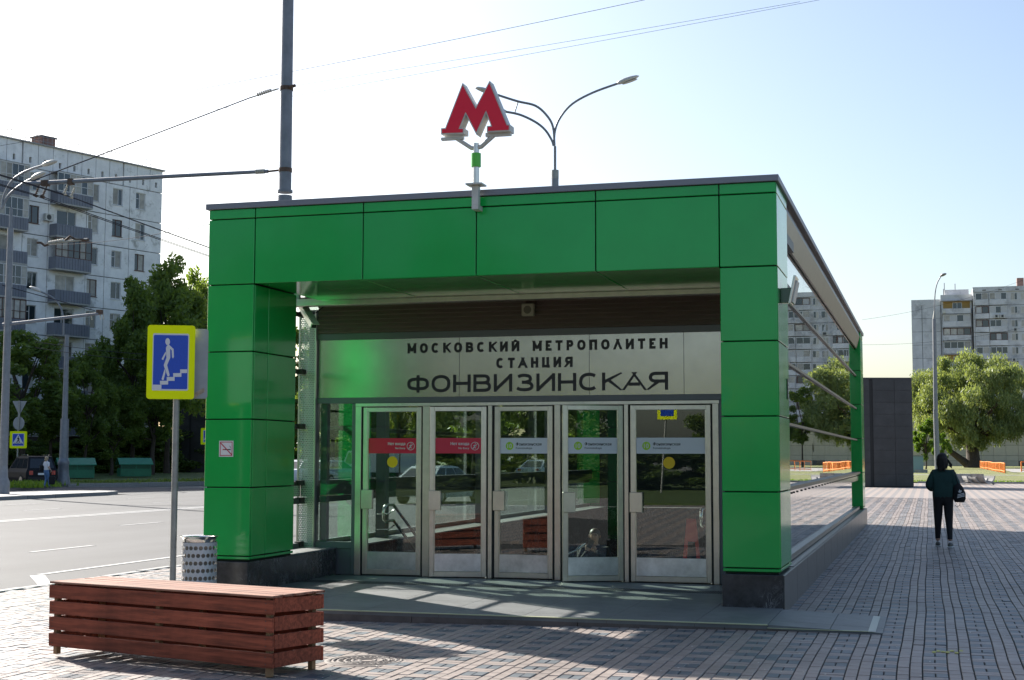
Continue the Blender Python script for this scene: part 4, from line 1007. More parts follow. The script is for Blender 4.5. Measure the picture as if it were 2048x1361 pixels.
# ---------------------------------------------------------------- overhead wires
def wire(a,b,sag,r,label,group=None,name='overhead_wire',ext=None):
    a=Vector(a);b=Vector(b);pts=[a.lerp(b,k/14)-Vector((0,0,sag*4*(k/14)*(1-k/14))) for k in range(15)]
    o=MB().tube(pts,r,5,cap=False).build(name,cable);return _props(o,label,'wire',group)
# contact wires of the trolley line run along the road through the drop insulators
for (u,v,lb) in((71,392,'outermost trolley wire under the tip of the bracket arm'),(85,394,'second trolley wire from the tip of the bracket arm'),(128,389,'third trolley wire under the pale drop insulator'),(142,395,'innermost trolley wire under the pale drop insulators')):
    p=pt(u,v);a=Vector((p.x-.15,my_-22,p.z+.1));b=Vector((p.x-1.2,my_+42,p.z+.1))
    pts=[a.lerp(p,k/6) for k in range(6)]+[p.lerp(b,k/14)-Vector((0,0,1.4*(k/14)*(1-k/14))) for k in range(15)]
    _props(MB().tube(pts,.009,5,cap=False).build('overhead_wire',cable),lb,'wire','trolley wires along the road')
for k,(p,q,D0,D1,r,lb) in enumerate((((0,251),(1290,0),52,52,.010,'thin high wire crossing the sky above the mast clamp'),((0,262),(1600,4),60,60,.008,'upper of two faint wires crossing the sky behind the letter M'),((0,292),(1640,0),60,60,.008,'lower of two faint wires crossing the sky behind the letter M'),((85,489),(430,447),45,24,.006,'span wire with a link insulator in front of the apartment block'))):
    wire(PD(*p,D0),PD(*q,D1),.12,r,lb)
for p,q,lb in(((1725,640),(2048,560),'upper faint wire in the sky over the black kiosk'),((1725,690),(2048,655),'lower faint wire in the sky over the black kiosk')):
    wire(PD(*p,170),PD(*q,190),.6,.014,lb)
# link insulator
li=thing('link_insulator','pale ribbed link insulator with curled ends hanging on the span wire','insulator',tuple(PD(120,485,44)))
q=lambda u,v:Vector(PD(u,v,43.9));h=MB()
for k in range(9):h.tube([q(98+k*3.4,487-k*.6),q(100+k*3.4,486.6-k*.6)],.065,8)
h.tube([q(96,487),q(175,479)],.035,8);h.build('core',ceramic,li)
MB().tube([q(97,489),q(90,492),q(82,486),q(74,486)],.04,6).tube([q(130,482),q(140,473),q(152,480),q(178,480)],.04,6).build('link',rust,li)
# ---------------------------------------------------------------- street lamps
def head(mb,c,d,l,wd):
    """flat drop shaped luminaire starting at c, pointing along d"""
    d=Vector(d).normalized();s_=d.cross(Vector((0,0,1))).normalized();n_=s_.cross(d)
    prof=[(0,.25,.5),(.12,.55,.8),(.35,.95,1),(.65,1,.9),(.88,.7,.6),(1,.12,.15)];k=12;P=[]
    for t_,w_,h_ in prof:
        for q in range(k):
            a=2*math.pi*q/k;P.append(Vector(c)+d*l*t_+s_*math.cos(a)*wd*w_/2+n_*math.sin(a)*wd*.42*h_*(.5 if math.sin(a)<0 else .75))
    mb.add(P,[(i*k+q,i*k+(q+1)%k,(i+1)*k+(q+1)%k,(i+1)*k+q) for i in range(len(prof)-1) for q in range(k)]+[tuple(range(k))[::-1],tuple(range((len(prof)-1)*k,len(prof)*k))],True)
def lens(mb,c,d,l,wd):
    d=Vector(d).normalized();s_=d.cross(Vector((0,0,1))).normalized();n_=s_.cross(d);k=12
    P=[Vector(c)+d*l*(.55+.34*math.cos(2*math.pi*q/k))+s_*math.sin(2*math.pi*q/k)*wd*.36-n_*wd*.215 for q in range(k)];mb.add(P+[p-n_*wd*.05 for p in P],[tuple(range(k,2*k))]+[(q,(q+1)%k,k+(q+1)%k,k+q) for q in range(k)])
def arm_pts(D,uv): return [Vector(PD(u,v,D)) for u,v in uv]
def smooth(pts,n=5):
    o=[]
    for i in range(len(pts)-1):
        p0=pts[max(i-1,0)];p1=pts[i];p2=pts[i+1];p3=pts[min(i+2,len(pts)-1)]
        for k in range(n):
            t=k/n;o.append(.5*((2*p1)+(p2-p0)*t+(2*p0-5*p1+4*p2-p3)*t*t+(3*p1-p0-3*p2+p3)*t**3))
    return o+[pts[-1]]
D=43;lb=PD(1110,372,D)
dl=thing('street_lamp','grey street lamp with three curved arms behind the letter M','street lamp',(lb[0],lb[1],-.1))
z_=lambda v:float(PD(1110,v,D)[2])
MB().tube([(lb[0],lb[1],-.1),(lb[0],lb[1],z_(341))],[.14,.11],14).build('lower_pole',lampm,dl)
MB().tube([(lb[0],lb[1],z_(358)),(lb[0],lb[1],z_(341))],.115,14).build('collar',galv,dl)
MB().tube([(lb[0],lb[1],z_(341)),(lb[0],lb[1],z_(293))],.042,10).build('upper_pole',lampm,dl)
arms=[[(1108,292),(1110,262),(1121,235),(1145,208),(1185,186),(1234,168)],[(1109,292),(1106,255),(1094,232),(1071,212),(1035,203),(994,190)],[(1107,292),(1103,280),(1090,260),(1070,244),(1040,230),(1012,224)]]
for i,a in enumerate(arms):
    pts=smooth(arm_pts(D,a));ar=MB().tube(pts,.036,8).build('arm',lampm,dl)
    dd=(pts[-1]-pts[-2]);hd=MB();l=.72;head(hd,pts[-1],dd,l,.30);hh=hd.build('luminaire',offwhite,ar);ln=MB();lens(ln,pts[-1],dd,l,.30)
    if i==0: ln.build('lens',lens_m,ar)
MB().tube(arm_pts(D,[(1036,204),(1029,227)]),.02,6).build('tie',lampm,dl)
# twin lamp and traction pole on the left frame edge
D=66.5;lp=G(5,988,-.03)
tl=thing('street_lamp','tall twin arm street lamp at the left edge carrying a trolley bracket','street lamp',(lp[0],lp[1],-.03))
D=(lp-CAM)@_F0
zz=lambda v:float(PD(3,v,D)[2]);pX=PD(3,700,D)
MB().tube([(lp[0],lp[1],-.03),(lp[0],lp[1],zz(456))],[.19,.13],14).build('lower_pole',lampm,tl)
MB().lathe([(.30,0),(.30,.5),(.22,.7),(.19,1.2)],(lp[0],lp[1],-.03),14).build('base_cover',lampm,tl)
MB().tube([(lp[0],lp[1],zz(456)),(lp[0],lp[1],zz(415))],.07,10).build('upper_pole',lampm,tl)
for a,tilt in(([(4,418),(8,392),(24,362),(50,344),(84,332)],0),([(4,418),(8,408),(20,388),(45,368),(62,359)],0)):
    pts=smooth(arm_pts(D,a));ar=MB().tube(pts,.055,8).build('arm',lampm,tl);hd=MB();head(hd,pts[-1],(pts[-1]-pts[-2]),.72,.40);hd.build('luminaire',offwhite,ar)
a=[Vector(PD(u,v,D)) for u,v in((5,650),(205,627))];MB().tube(a,[.075,.06],8).build('bracket_arm',mastm,tl)
MB().tube([Vector(PD(5,571,D)),Vector(PD(190,622,D))],.02,6).build('stay_cable',cable,tl)
h=MB();e=Vector(PD(200,626,D));h.box(e.x-.16,e.x+.12,e.y-.07,e.y+.07,e.z-.07,e.z+.13)
h.build('hanger',rust,tl)
for u in(182,200,206):MB().tube([Vector(PD(u,629,D)),Vector(PD(u+2,640,D))],.022,6).build('drop_insulator',ceramic,tl)
for k,v in enumerate((690,702)):wire(PD(70,v-6,75),PD(420,v+20,120),.3,.016,('upper','lower')[k]+' thin span wire low across the dark trees')
# lone lamp by the green shelters
lp=G(126,968,-.03);D=(lp-CAM)@_F0
l2=thing('street_lamp','single arm street lamp with a bulky base beside the green shelters','street lamp',(lp[0],lp[1],-.03))
pz_=lambda v:float(PD(126,v,D)[2])
MB().tube([(lp[0],lp[1],-.03),(lp[0],lp[1],pz_(838))],[.27,.24],12).build('lower_pole',lampm,l2)
MB().lathe([(.42,0),(.42,.1),(.34,.5),(.30,1.1),(.36,1.2),(.28,1.45),(.2,1.6)],(lp[0],lp[1],-.03),14).build('base_cover',lampm,l2)
MB().tube([(lp[0],lp[1],pz_(838)),(lp[0],lp[1],pz_(670))],[.17,.12],12).build('upper_pole',lampm,l2)
pts=smooth(arm_pts(D,[(126.5,671),(127,640),(121,615),(106,596),(82,584)]));ar=MB().tube(pts,.05,8).build('arm',lampm,l2);hd=MB();head(hd,pts[-1],(pts[-1]-pts[-2]),.75,.38);hd.build('luminaire',offwhite,ar)
# lamp beyond the walking woman
lp=G(1876,962,-.06);D=(lp-CAM)@_F0
l3=thing('street_lamp','slender street lamp standing behind the woman on the plaza','street lamp',(lp[0],lp[1],0))
ps_=lambda u,v:Vector(PD(u,v,D))
MB().tube([ps_(1876,962),ps_(1871,820)],[.20,.17],12).build('base_tube',lampm,l3);MB().tube([ps_(1871.4,822),ps_(1868.5,638)],[.155,.13],12).build('lower_pole',lampm,l3)
MB().tube([ps_(1868.5,640),ps_(1869,622)],[.12,.05],12).build('collar',galv,l3)
pts=smooth([ps_(1869,624),ps_(1870,590),ps_(1874,568),ps_(1882,553)]);ar=MB().tube(pts,.04,8).build('arm',lampm,l3);hd=MB();head(hd,pts[-1]-Vector((.05,0,0)),Vector((.8,-.4,.3)),.5,.38);hd.build('luminaire',lampm,ar)
# lamp hidden by the yellow sign: its head shows over the board's edge
lp=G(370,949,-.03);D=(lp-CAM)@_F0+4
l4=thing('street_lamp','street lamp whose grey head peeps over the yellow underpass sign','street lamp',tuple(PD(384,949,D)))
MB().tube([Vector(PD(386,948,D)),Vector(PD(384,700,D))],.12,8).build('pole',lampm,l4)
pts=smooth(arm_pts(D,[(384,700),(383,665),(376,652),(364,647)]));MB().tube(pts,.06,6).build('arm',lampm,l4);hd=MB();head(hd,Vector(PD(368,646,D)),Vector((-1,.1,.05)),.85,.5);hd.build('luminaire',lampm,l4)
# ---------------------------------------------------------------- crossing signs
def crossing(px_base,cu,cv,half,D,label,tri=True):
    b=PD(px_base,cv,D);th=thing('crossing_sign',label,'road sign',(b[0],b[1],-.03));s=half*D/FPX
    c=Vector(PD(cu,cv,D));M=Matrix(((_R0[0],_F0[0],0,c.x),(_R0[1],_F0[1],0,c.y),(0,0,1,c.z),(0,0,0,1)))
    ztop=c.z+s*(4.6 if tri else 1)
    MB().tube([(b[0]+_F0[0]*.08,b[1]+_F0[1]*.08,-.1),(b[0]+_F0[0]*.08,b[1]+_F0[1]*.08,ztop)],.045,8).build('post',galv,th)
    flat(rrect(-s,s,-s,s,s*.12),0,.04,M).build('yellow_board',yellow,th)
    flat(rrect(-s*.70,s*.70,-s*.74,s*.74,s*.05),-.008,-.002,M).build('white_border',signwhite,th)
    flat(rrect(-s*.64,s*.64,-s*.68,s*.68,s*.04),-.016,-.010,M).build('blue_field',blue,th)
    flat([(-s*.62,-s*.44),(s*.62,-s*.44),(0,s*.66)],-.024,-.018,M).build('white_triangle',signwhite,th)
    m=MB()
    for poly in([(-.05,.30),(.07,.28),(.10,.02),(-.02,.02)],[(-.02,.04),(.10,.04),(.22,-.36),(.12,-.36)],[(-.02,.04),(.06,.0),(-.12,-.36),(-.22,-.36)],[(.06,.26),(.20,.06),(.16,.02),(.03,.18)],[(-.02,.26),(-.17,.10),(-.14,.04),(.02,.18)],[(-.44,-.42),(-.34,-.42),(-.28,-.34),(-.38,-.34)],[(-.06,-.42),(.06,-.42),(.04,-.34),(-.04,-.34)],[(.34,-.42),(.46,-.42),(.38,-.34),(.28,-.34)],[(.0,.34),(.06,.34),(.08,.42),(.0,.43),(-.02,.38)]):
        q=flat([(a*s,e*s) for a,e in poly],-.030,-.025,M);m.add(q.v,q.f)
    m.build('walking_figure',black,th)
    return th,M,s
th,M,s=crossing(35,36.5,880,17.0,84.6,'yellow edged pedestrian crossing sign below two grey sign backs at far left')
M3=M@Matrix.Translation((0,.10,0))
k=20;flat([(s*.66*math.cos(2*math.pi*q/k)-.02,s*2.05-.06+s*.78*math.sin(2*math.pi*q/k)) for q in range(k)],.05,.08,M).build('round_back',signgrey,th)
flat([(-s*.85,s*4.55),(s*.85,s*4.55),(0,s*2.85)],.05,.08,M).build('triangle_back',signgrey,th)
MB().box(-.05,.05,-.04,.06,s*1.2,s*4.5,M).build('front_post',galv,th)
crossing(413,418,873,16.5,101,'crossing sign half hidden by the left green pillar',False)
# ---------------------------------------------------------------- apartment block on the left
def facade_frame(corner,ang):
    """s runs left along the wall from the right corner, t out towards the viewer"""
    d=Vector((-math.sin(ang),-math.cos(ang),0));n_=Vector((d.y,-d.x,0))
    if n_.dot(Vector(CAM)-Vector(corner))<0:n_=-n_
    return Matrix(((d.x,n_.x,0,corner[0]),(d.y,n_.y,0,corner[1]),(0,0,1,0),(0,0,0,1)))
c0=PD(320,600,130);FM=facade_frame((c0[0],c0[1],0),math.radians(18.6))
ap=thing('apartment_block','nine storey white panel apartment block with grey balconies behind the trees','apartment block',(c0[0],c0[1],0))
def fb(mb,s0,s1,t0,t1,z0,z1,bev=0): return mb.box(s0,s1,t0,t1,z0,z1,FM,bev)
fb(MB(),0.05,40,-12,-.22,-.2,27.6).build('core_wall',seam,ap)
ROOFZ=27.75;SH=2.8
fb(MB(),-.2,40,-12.2,.18,ROOFZ,ROOFZ+.12).build('roof_edge',concrete,ap)
cols=[(0,1.9,None),(1.2,3.75,'w'),(3.75,6.4,'w'),(6.4,8.4,'w'),(8.4,12.4,'b'),(12.4,15.0,'w'),(15.0,18.9,'b'),(18.9,21.5,'w'),(21.5,25.4,'b'),(25.4,28.0,'w')]
cols=[(0.0,3.75,2.5),(3.75,6.42,5.1),(6.42,8.45,7.72),(8.45,12.4,10.55),(12.4,14.95,13.9),(14.95,18.6,16.9),(18.6,21.2,19.9),(21.2,25,23.1),(25,28,26.4)]
bal={3,6-1,7}
def wall_bay(s0,s1,z0,z1,hole):
    g_=.035;mb=MB();s0+=g_;s1-=g_;z0+=g_;z1-=g_
    if hole is None: fb(mb,s0,s1,-.2,0,z0,z1)
    else:
        h0,h1,y0,y1=hole
        fb(mb,s0,h0,-.2,0,z0,z1);fb(mb,h1,s1,-.2,0,z0,z1);fb(mb,h0,h1,-.2,0,z0,y0);fb(mb,h0,h1,-.2,0,y1,z1)
    return mb.build('wall_panel',panel_w,ap)
def window(s0,s1,z0,z1,ap,fb,style):
    fr=MB();fw=.065;m_=frame_b if style==2 else frame_w
    fb(fr,s0,s1,-.14,-.08,z0,z0+fw);fb(fr,s0,s1,-.14,-.08,z1-fw,z1);fb(fr,s0,s0+fw,-.14,-.08,z0,z1);fb(fr,s1-fw,s1,-.14,-.08,z0,z1)
    mid=s0+(s1-s0)*(.6 if style!=1 else .42);fb(fr,mid-fw/2,mid+fw/2,-.14,-.08,z0,z1)
    if style==0: fb(fr,mid,s1,-.14,-.08,z0+(z1-z0)*.62,z0+(z1-z0)*.62+.05)
    fb(fr,s0-.05,s1+.05,-.08,.05,z0-.06,z0-.01)
    w_=fr.build('window',m_,ap)
    fb(MB(),s0+fw,mid,-.125,-.115,z0+fw,z1-fw).build('pane',curtain if random.random()<.55 else far_glass,w_)
    fb(MB(),mid,s1-fw,-.125,-.115,z0+fw,z1-fw).build('pane',far_glass if random.random()<.65 else curtain,w_)
    return w_
for f in range(9):
    zb=23.85-SH*f;z0,z1=zb-.95,zb+1.85
    for ci,(s0,s1,sc_) in enumerate(cols):
        if ci in bal:
            hw=1.0;wall_bay(s0,s1,z0,z1,(sc_-hw,sc_+hw,zb-.55,zb+1.5));window(sc_-hw,sc_+hw,zb-.5,zb+1.5,ap,fb,f%2)
            b0,b1=s0+.15,s1-.12;bo=MB();n=14
            fb(bo,b0,b1,.001,1.0,zb-.98,zb-.86);bb=bo.build('balcony',balc_conc,ap)
            sh_=MB()
            for k in range(26):
                a=b0+(b1-b0)*k/26;fb(sh_,a,a+(b1-b0)/26-.02,.97,1.0+(.02 if k%2 else 0),zb-.86,zb+.12)
            fb(sh_,b0,b0+.03,.02,1.0,zb-.86,zb+.12);fb(sh_,b1-.03,b1,.02,1.0,zb-.86,zb+.12);sh_.build('balcony_sheet',balc_grey,bb)
            if (ci,f) in((3,2),(3,0),(5,0),(5,1),(5,3),(5,4),(7,1),(7,3)):
                gl=MB();st=frame_b if (ci,f) in((3,2),(5,4)) else frame_w
                nn=6
                for k in range(nn+1):
                    a=b0+(b1-b0)*k/nn;fb(gl,a-.03,a+.03,.93,1.0,zb+.12,zb+1.75)
                fb(gl,b0,b1,.93,1.0,zb+.12,zb+.19);fb(gl,b0,b1,.93,1.0,zb+1.68,zb+1.78);fb(gl,b0,b1,.93,1.0,zb+.75,zb+.80)
                gg=gl.build('glazing',st,bb);fb(MB(),b0,b1,.0,1.02,zb+1.78,zb+1.84).build('canopy',concrete,bb)
                for k in range(nn):
                    a=b0+(b1-b0)*k/nn;fb(MB(),a+.03,a+(b1-b0)/nn-.03,.95,.96,zb+.2,zb+1.68).build('glazing_pane',curtain if random.random()<.6 else far_glass,bb)
        else:
            hw=.55;wall_bay(s0,s1,z0,z1,(sc_-hw,sc_+hw,zb,zb+1.5));window(sc_-hw,sc_+hw,zb,zb+1.5,ap,fb,(ci+f)%3 if random.random()<.5 else 0)
for s0 in[0,1.5,3.0,4.6,6.1,7.6,9.1,10.6,12.1,13.6,15.2,16.7,18.2,19.7,21.2,22.7,24.2,25.7]:
    g_=.03;mb=MB();a,b=s0+g_,s0+1.5-g_;cm=(a+b)/2-.1
    fb(mb,a,cm,-.2,0.02,25.73,ROOFZ);fb(mb,cm+.24,b,-.2,.02,25.73,ROOFZ);fb(mb,cm,cm+.24,-.2,.02,25.73,26.1);fb(mb,cm,cm+.24,-.2,.02,26.6,ROOFZ);mb.build('attic_panel',panel_w,ap)
# roof things that belong to it
for (s0,s1,h) in((10.7,12.1,1.25),(17.5,19.6,1.9)):fb(MB(),s0,s1,-3,-1.6,ROOFZ,ROOFZ+h).build('chimney',brick_d,ap);fb(MB(),s0-.12,s1+.12,-3.1,-1.5,ROOFZ+h,ROOFZ+h+.1).build('chimney_cap',seam,ap)
rl=MB()
for k in range(60):fb(rl,.6+k*.45,.625+k*.45,-.5,-.47,ROOFZ+.1,ROOFZ+.95)
fb(rl,.6,27.4,-.5,-.47,ROOFZ+.92,ROOFZ+.96);fb(rl,.6,27.4,-.5,-.47,ROOFZ+.5,ROOFZ+.53);rl.build('roof_railing',lampm,ap)
def aircon(sx,zx,ap,fb):
    a=fb(MB(),sx-.42,sx+.42,.08,.40,zx-.3,zx+.3).build('air_conditioner',offwhite,ap);k=14
    fan=MB();fan.add([tuple(FM@Vector((sx+.08+.23*math.cos(2*math.pi*q/k),.405,zx+.23*math.sin(2*math.pi*q/k)))) for q in range(k)],[tuple(range(k))]);fan.build('fan',alum_dk,a)
aircon(12.55,21.7,ap,fb);aircon(5.1,23.85-SH*5-.45,ap,fb)
# ground floor shop front behind the trees
fb(MB(),6,16,.3,.5,2.6,3.2).build('shop_fascia',mat('shop_dark',(.05,.035,.03),.6),ap)
fb(MB(),3.2,5.0,.52,.6,5.3,5.75).build('red_sign',pubred,ap)
# ---------------------------------------------------------------- apartment tower on the right
TD=300.;tc=Vector(PD(1828,914,TD));ang_=math.atan2(_R0[1],_R0[0])
_ta=math.atan((1840-1024)/FPX);_tr=_R0*math.cos(_ta)-_F0*math.sin(_ta);_tn=-_F0*math.cos(_ta)-_R0*math.sin(_ta)
TM=Matrix(((_tr[0],_tn[0],0,tc.x),(_tr[1],_tn[1],0,tc.y),(0,0,1,0),(0,0,0,1)))
px=TD/FPX
def sx_(u):
    r=_ray(u,914);t=((np.array(tc)-CAM)@_tn)/(r@_tn);return float((CAM+r*t-np.array(tc))@_tr)
def tz(v): return 1.65+(914-v)*px
tb=thing('apartment_tower','tall grey panel apartment tower behind the willow with balcony stacks','apartment block',tuple(tc))
def fb2(mb,s0,s1,t0,t1,z0,z1,bev=0): return mb.box(s0,s1,t0,t1,z0,z1,TM,bev)
z600=tz(600);SH2=2.8
def gwall(u0,u1,t,top,nrow=12,nm='wall_panel'):
    for k in range(nrow):
        zt=top-k*SH2
        if zt<0:break
        fb2(MB(),sx_(u0)+.05,sx_(u1)-.05,t-.3,t,max(zt-SH2+.06,-.2),zt).build(nm,panel_g,tb)
fb2(MB(),sx_(1829),sx_(1889),-14,-.28,-.2,z600-.1).build('core_wall',seam,tb)
gwall(1829,1850,0,z600-1.2);gwall(1850,1888,0,z600-1.2);fb2(MB(),sx_(1829),sx_(1888),-.3,.05,z600-1.2,z600).build('parapet',panel_g,tb)
ztb=tz(592);fb2(MB(),sx_(1889),sx_(1951),-14,.2,-.2,ztb-.1).build('core_wall',panel_g,tb);fb2(MB(),sx_(1888),sx_(1952),.201,.6,tz(604),ztb).build('parapet',panel_g,tb)
fb2(MB(),sx_(1897),sx_(1946),-6,-2,ztb-.1,tz(583)+.4).build('lift_house',panel_g,tb)
def glazed(u0,u1,zlo,style,t=1.2):
    """balcony of the tower: parapet, and either a glazed screen or an ochre recess"""
    b=fb2(MB(),sx_(u0),sx_(u1),.201,t,zlo,zlo+1.05).build('balcony',panel_g,tb)
    w0,w1=sx_(u0)+.1,sx_(u1)-.1
    if style=='o':
        fb2(MB(),w0,w1,.201,.23,zlo+1.05,zlo+2.6).build('recess_wall',ochre,b);mw=w0+(w1-w0)*.35
        fb2(MB(),mw,mw+1.9,.235,.28,zlo+1.05,zlo+2.35).build('frame',frame_w,b);fb2(MB(),mw+.12,mw+.85,.285,.30,zlo+1.05,zlo+2.25).build('pane',far_glass,b);fb2(MB(),mw+.98,mw+1.78,.285,.30,zlo+1.05,zlo+2.25).build('pane',far_glass,b)
    else:
        n=max(2,round((w1-w0)/1.25));fr=MB()
        for k in range(n+1):
            a=w0+(w1-w0)*k/n;fb2(fr,a-.06,a+.06,t-.2,t-.05,zlo+1.05,zlo+2.55)
        fb2(fr,w0,w1,t-.2,t-.05,zlo+2.42,zlo+2.56);fb2(fr,w0,w1,t-.2,t-.05,zlo+1.05,zlo+1.16);fr.build('frame',frame_b if style=='b' else frame_w,b)
        for k in range(n):
            a=w0+(w1-w0)*k/n;fb2(MB(),a+.07,a+(w1-w0)/n-.07,t-.15,t-.12,zlo+1.16,zlo+2.42).build('pane',[far_glass,curtain,mat('pale_blind',(.5,.5,.5),.7)][random.choice((0,0,1,2))],b)
ZB=[tz(630)-SH2*k for k in range(11)]
for k,z in enumerate(ZB):
    if z<0:continue
    glazed(1892,1948,z,['o','w','b','w','o','w','w','b','w','o','w'][k]);fb2(MB(),sx_(1890),sx_(1950),.201,1.3,z+2.6,z+2.72).build('slab_edge',concrete,tb)
zr=tz(580);FRT=2.0
fb2(MB(),sx_(1953),sx_(2330),-14,FRT,-.2,zr-.1).build('core_wall',panel_g,tb)
fb2(MB(),sx_(1952.5),sx_(2330),FRT-.3,FRT+.3,tz(589.5),zr).build('parapet',panel_g,tb)
for u in(1972,2004,2038):fb2(MB(),sx_(u),sx_(u)+.7,FRT+.3,FRT+.33,tz(587.5),tz(585.5)).build('vent',seam,tb)
fb2(MB(),sx_(2046),sx_(2060),-6,-4,zr-.1,zr+2.4).build('chimney',brick_d,tb)
ZR=[tz(616)-SH2*k for k in range(11)]
units=[(1957,1984,'g'),(1985,2021,'g'),(2026,2043,'w'),(2046,2062,'w'),(2066,2100,'g'),(2101,2134,'g'),(2140,2158,'w'),(2166,2184,'w'),(2190,2222,'g'),(2223,2256,'g'),(2262,2280,'w'),(2290,2308,'w')]
def fb3(mb,s0,s1,t0,t1,z0,z1,bev=0): return mb.box(s0,s1,t0+FRT,t1+FRT,z0,z1,TM,bev)
_fb2=fb2
for k,z in enumerate(ZR):
    if z<0:continue
    for (u0,u1,ty) in units:
        if ty=='g':
            fb2=fb3;glazed(u0,u1,z,random.choice('wwwb'),.45);fb2=_fb2
        else:
            a,b=sx_(u0)+.2,sx_(u1)-.1
            f_=MB();fb3(f_,a,b,.01,.09,z+.95,z+2.45);w_=f_.build('window',frame_w,tb)
            md=a+(b-a)*.55;fb3(MB(),a+.1,md,.091,.1,z+1.05,z+2.35).build('pane',curtain,w_);fb3(MB(),md+.08,b-.1,.091,.1,z+1.05,z+2.35).build('pane',far_glass,w_)
    fb3(MB(),sx_(1953),sx_(2330),.005,.02,z-.1,z-.02).build('panel_joint',seam,tb)
for (u,v) in((1999,639),(2011,639),(2036,666),(2032,725)):
    a=fb3(MB(),sx_(u)-.45,sx_(u)+.45,.5,.85,tz(v)-.35,tz(v)+.35).build('air_conditioner',offwhite,tb);fb3(MB(),sx_(u)-.25,sx_(u)+.2,.851,.87,tz(v)-.25,tz(v)+.25).build('fan',alum_dk,a)
a=fb2(MB(),sx_(1891),sx_(1898),1.21,1.55,tz(629),tz(622)).build('air_conditioner',offwhite,tb)
an=MB();
for u,v0,v1 in((1897,590,563),(1919,585,565),(1895,592,575)):an.tube([tuple(TM@Vector((sx_(u),-4,tz(v0)-1))),tuple(TM@Vector((sx_(u),-4,tz(v1))))],.09,5)
an.build('aerials',lampm,tb)
# low beige building
BD=262.;bcen=Vector(PD(1828,914,BD));BM=Matrix(((_R0[0],-_F0[0],0,bcen.x),(_R0[1],-_F0[1],0,bcen.y),(0,0,1,0),(0,0,0,1)));bpx=BD/FPX
lo=thing('low_building','low beige tiled building behind the willow and orange fence','building',tuple(bcen))
def fb4(mb,u0,u1,t0,t1,v0,v1): return mb.box((u0-1828)*bpx,(u1-1828)*bpx,t0,t1,1.65+(914-v0)*bpx,1.65+(914-v1)*bpx,BM)
fb4(MB(),1790,2260,-10,-.1,938,846).build('core_wall',seam,lo);fb4(MB(),1790,2260,-10.2,.15,846,843).build('roof_edge',concrete,lo)
fb4(MB(),1790,2260,-.1,.08,938,932.5).build('plinth',brick_d,lo)
for i in range(19):
    u0=1790+i*24.6
    for (va,vb) in((932,922),(921.6,911.5),(911,891),(890.5,868),(867.5,846.5)):
        if 2032<u0+20<2060 and va<940 and vb>=921: continue
        fb4(MB(),u0+.25,u0+24.4,-.1,.02,va,vb).build('wall_tile',beige,lo)
fb4(MB(),2033,2056,-.05,.0,932,921.5).build('basement_window',far_glass,lo)
# ---------------------------------------------------------------- black stone kiosks
def block(a,b,vtop,vbot,label,depth,slot):
    z0=0 if a>1000 else -.05
    A0=G(a,vbot,z0);D=(A0-CAM)@_F0;p0=Vector(PD(a,vbot,D));p1=Vector(PD(b,vbot,D));h=float(PD(a,vtop,D)[2])
    wd=(p1-p0).length;M=Matrix(((_R0[0],_F0[0],0,p0.x),(_R0[1],_F0[1],0,p0.y),(0,0,1,0),(0,0,0,1)))
    th=thing('stone_kiosk',label,'kiosk',tuple(p0));n=7;g_=.007
    MB().box(.03,wd-.03,.03,depth,-.1,h-.05,M).build('core',rubber,th)
    rows=9
    sl0=slot*wd
    for r_ in range(rows):
        za=h*r_/rows;zb=h*(r_+1)/rows
        for (x0,x1) in((0,sl0-.09),(sl0+.09,wd*.62+sl0*.2),(wd*.62+sl0*.2,wd)):
            MB().box(x0+g_,x1-g_,0,.03,za+g_,zb-g_,M).build('stone_panel',blockm,th)
        MB().box(wd-.03,wd,.03,depth,za+g_,zb-g_,M).build('stone_panel',blockm,th);MB().box(0,.03,.03,depth,za+g_,zb-g_,M).build('stone_panel',blockm,th)
    MB().box(-.02,wd+.02,-.02,depth,h-.04,h+.04,M).build('coping',blockm,th);return th
block(1722,1828,757,973,'black stone clad kiosk standing beyond the right end of the pavilion',5.0,.22)
block(352,440,809,950,'black stone clad kiosk standing across the road left of the pavilion',4.5,.3)
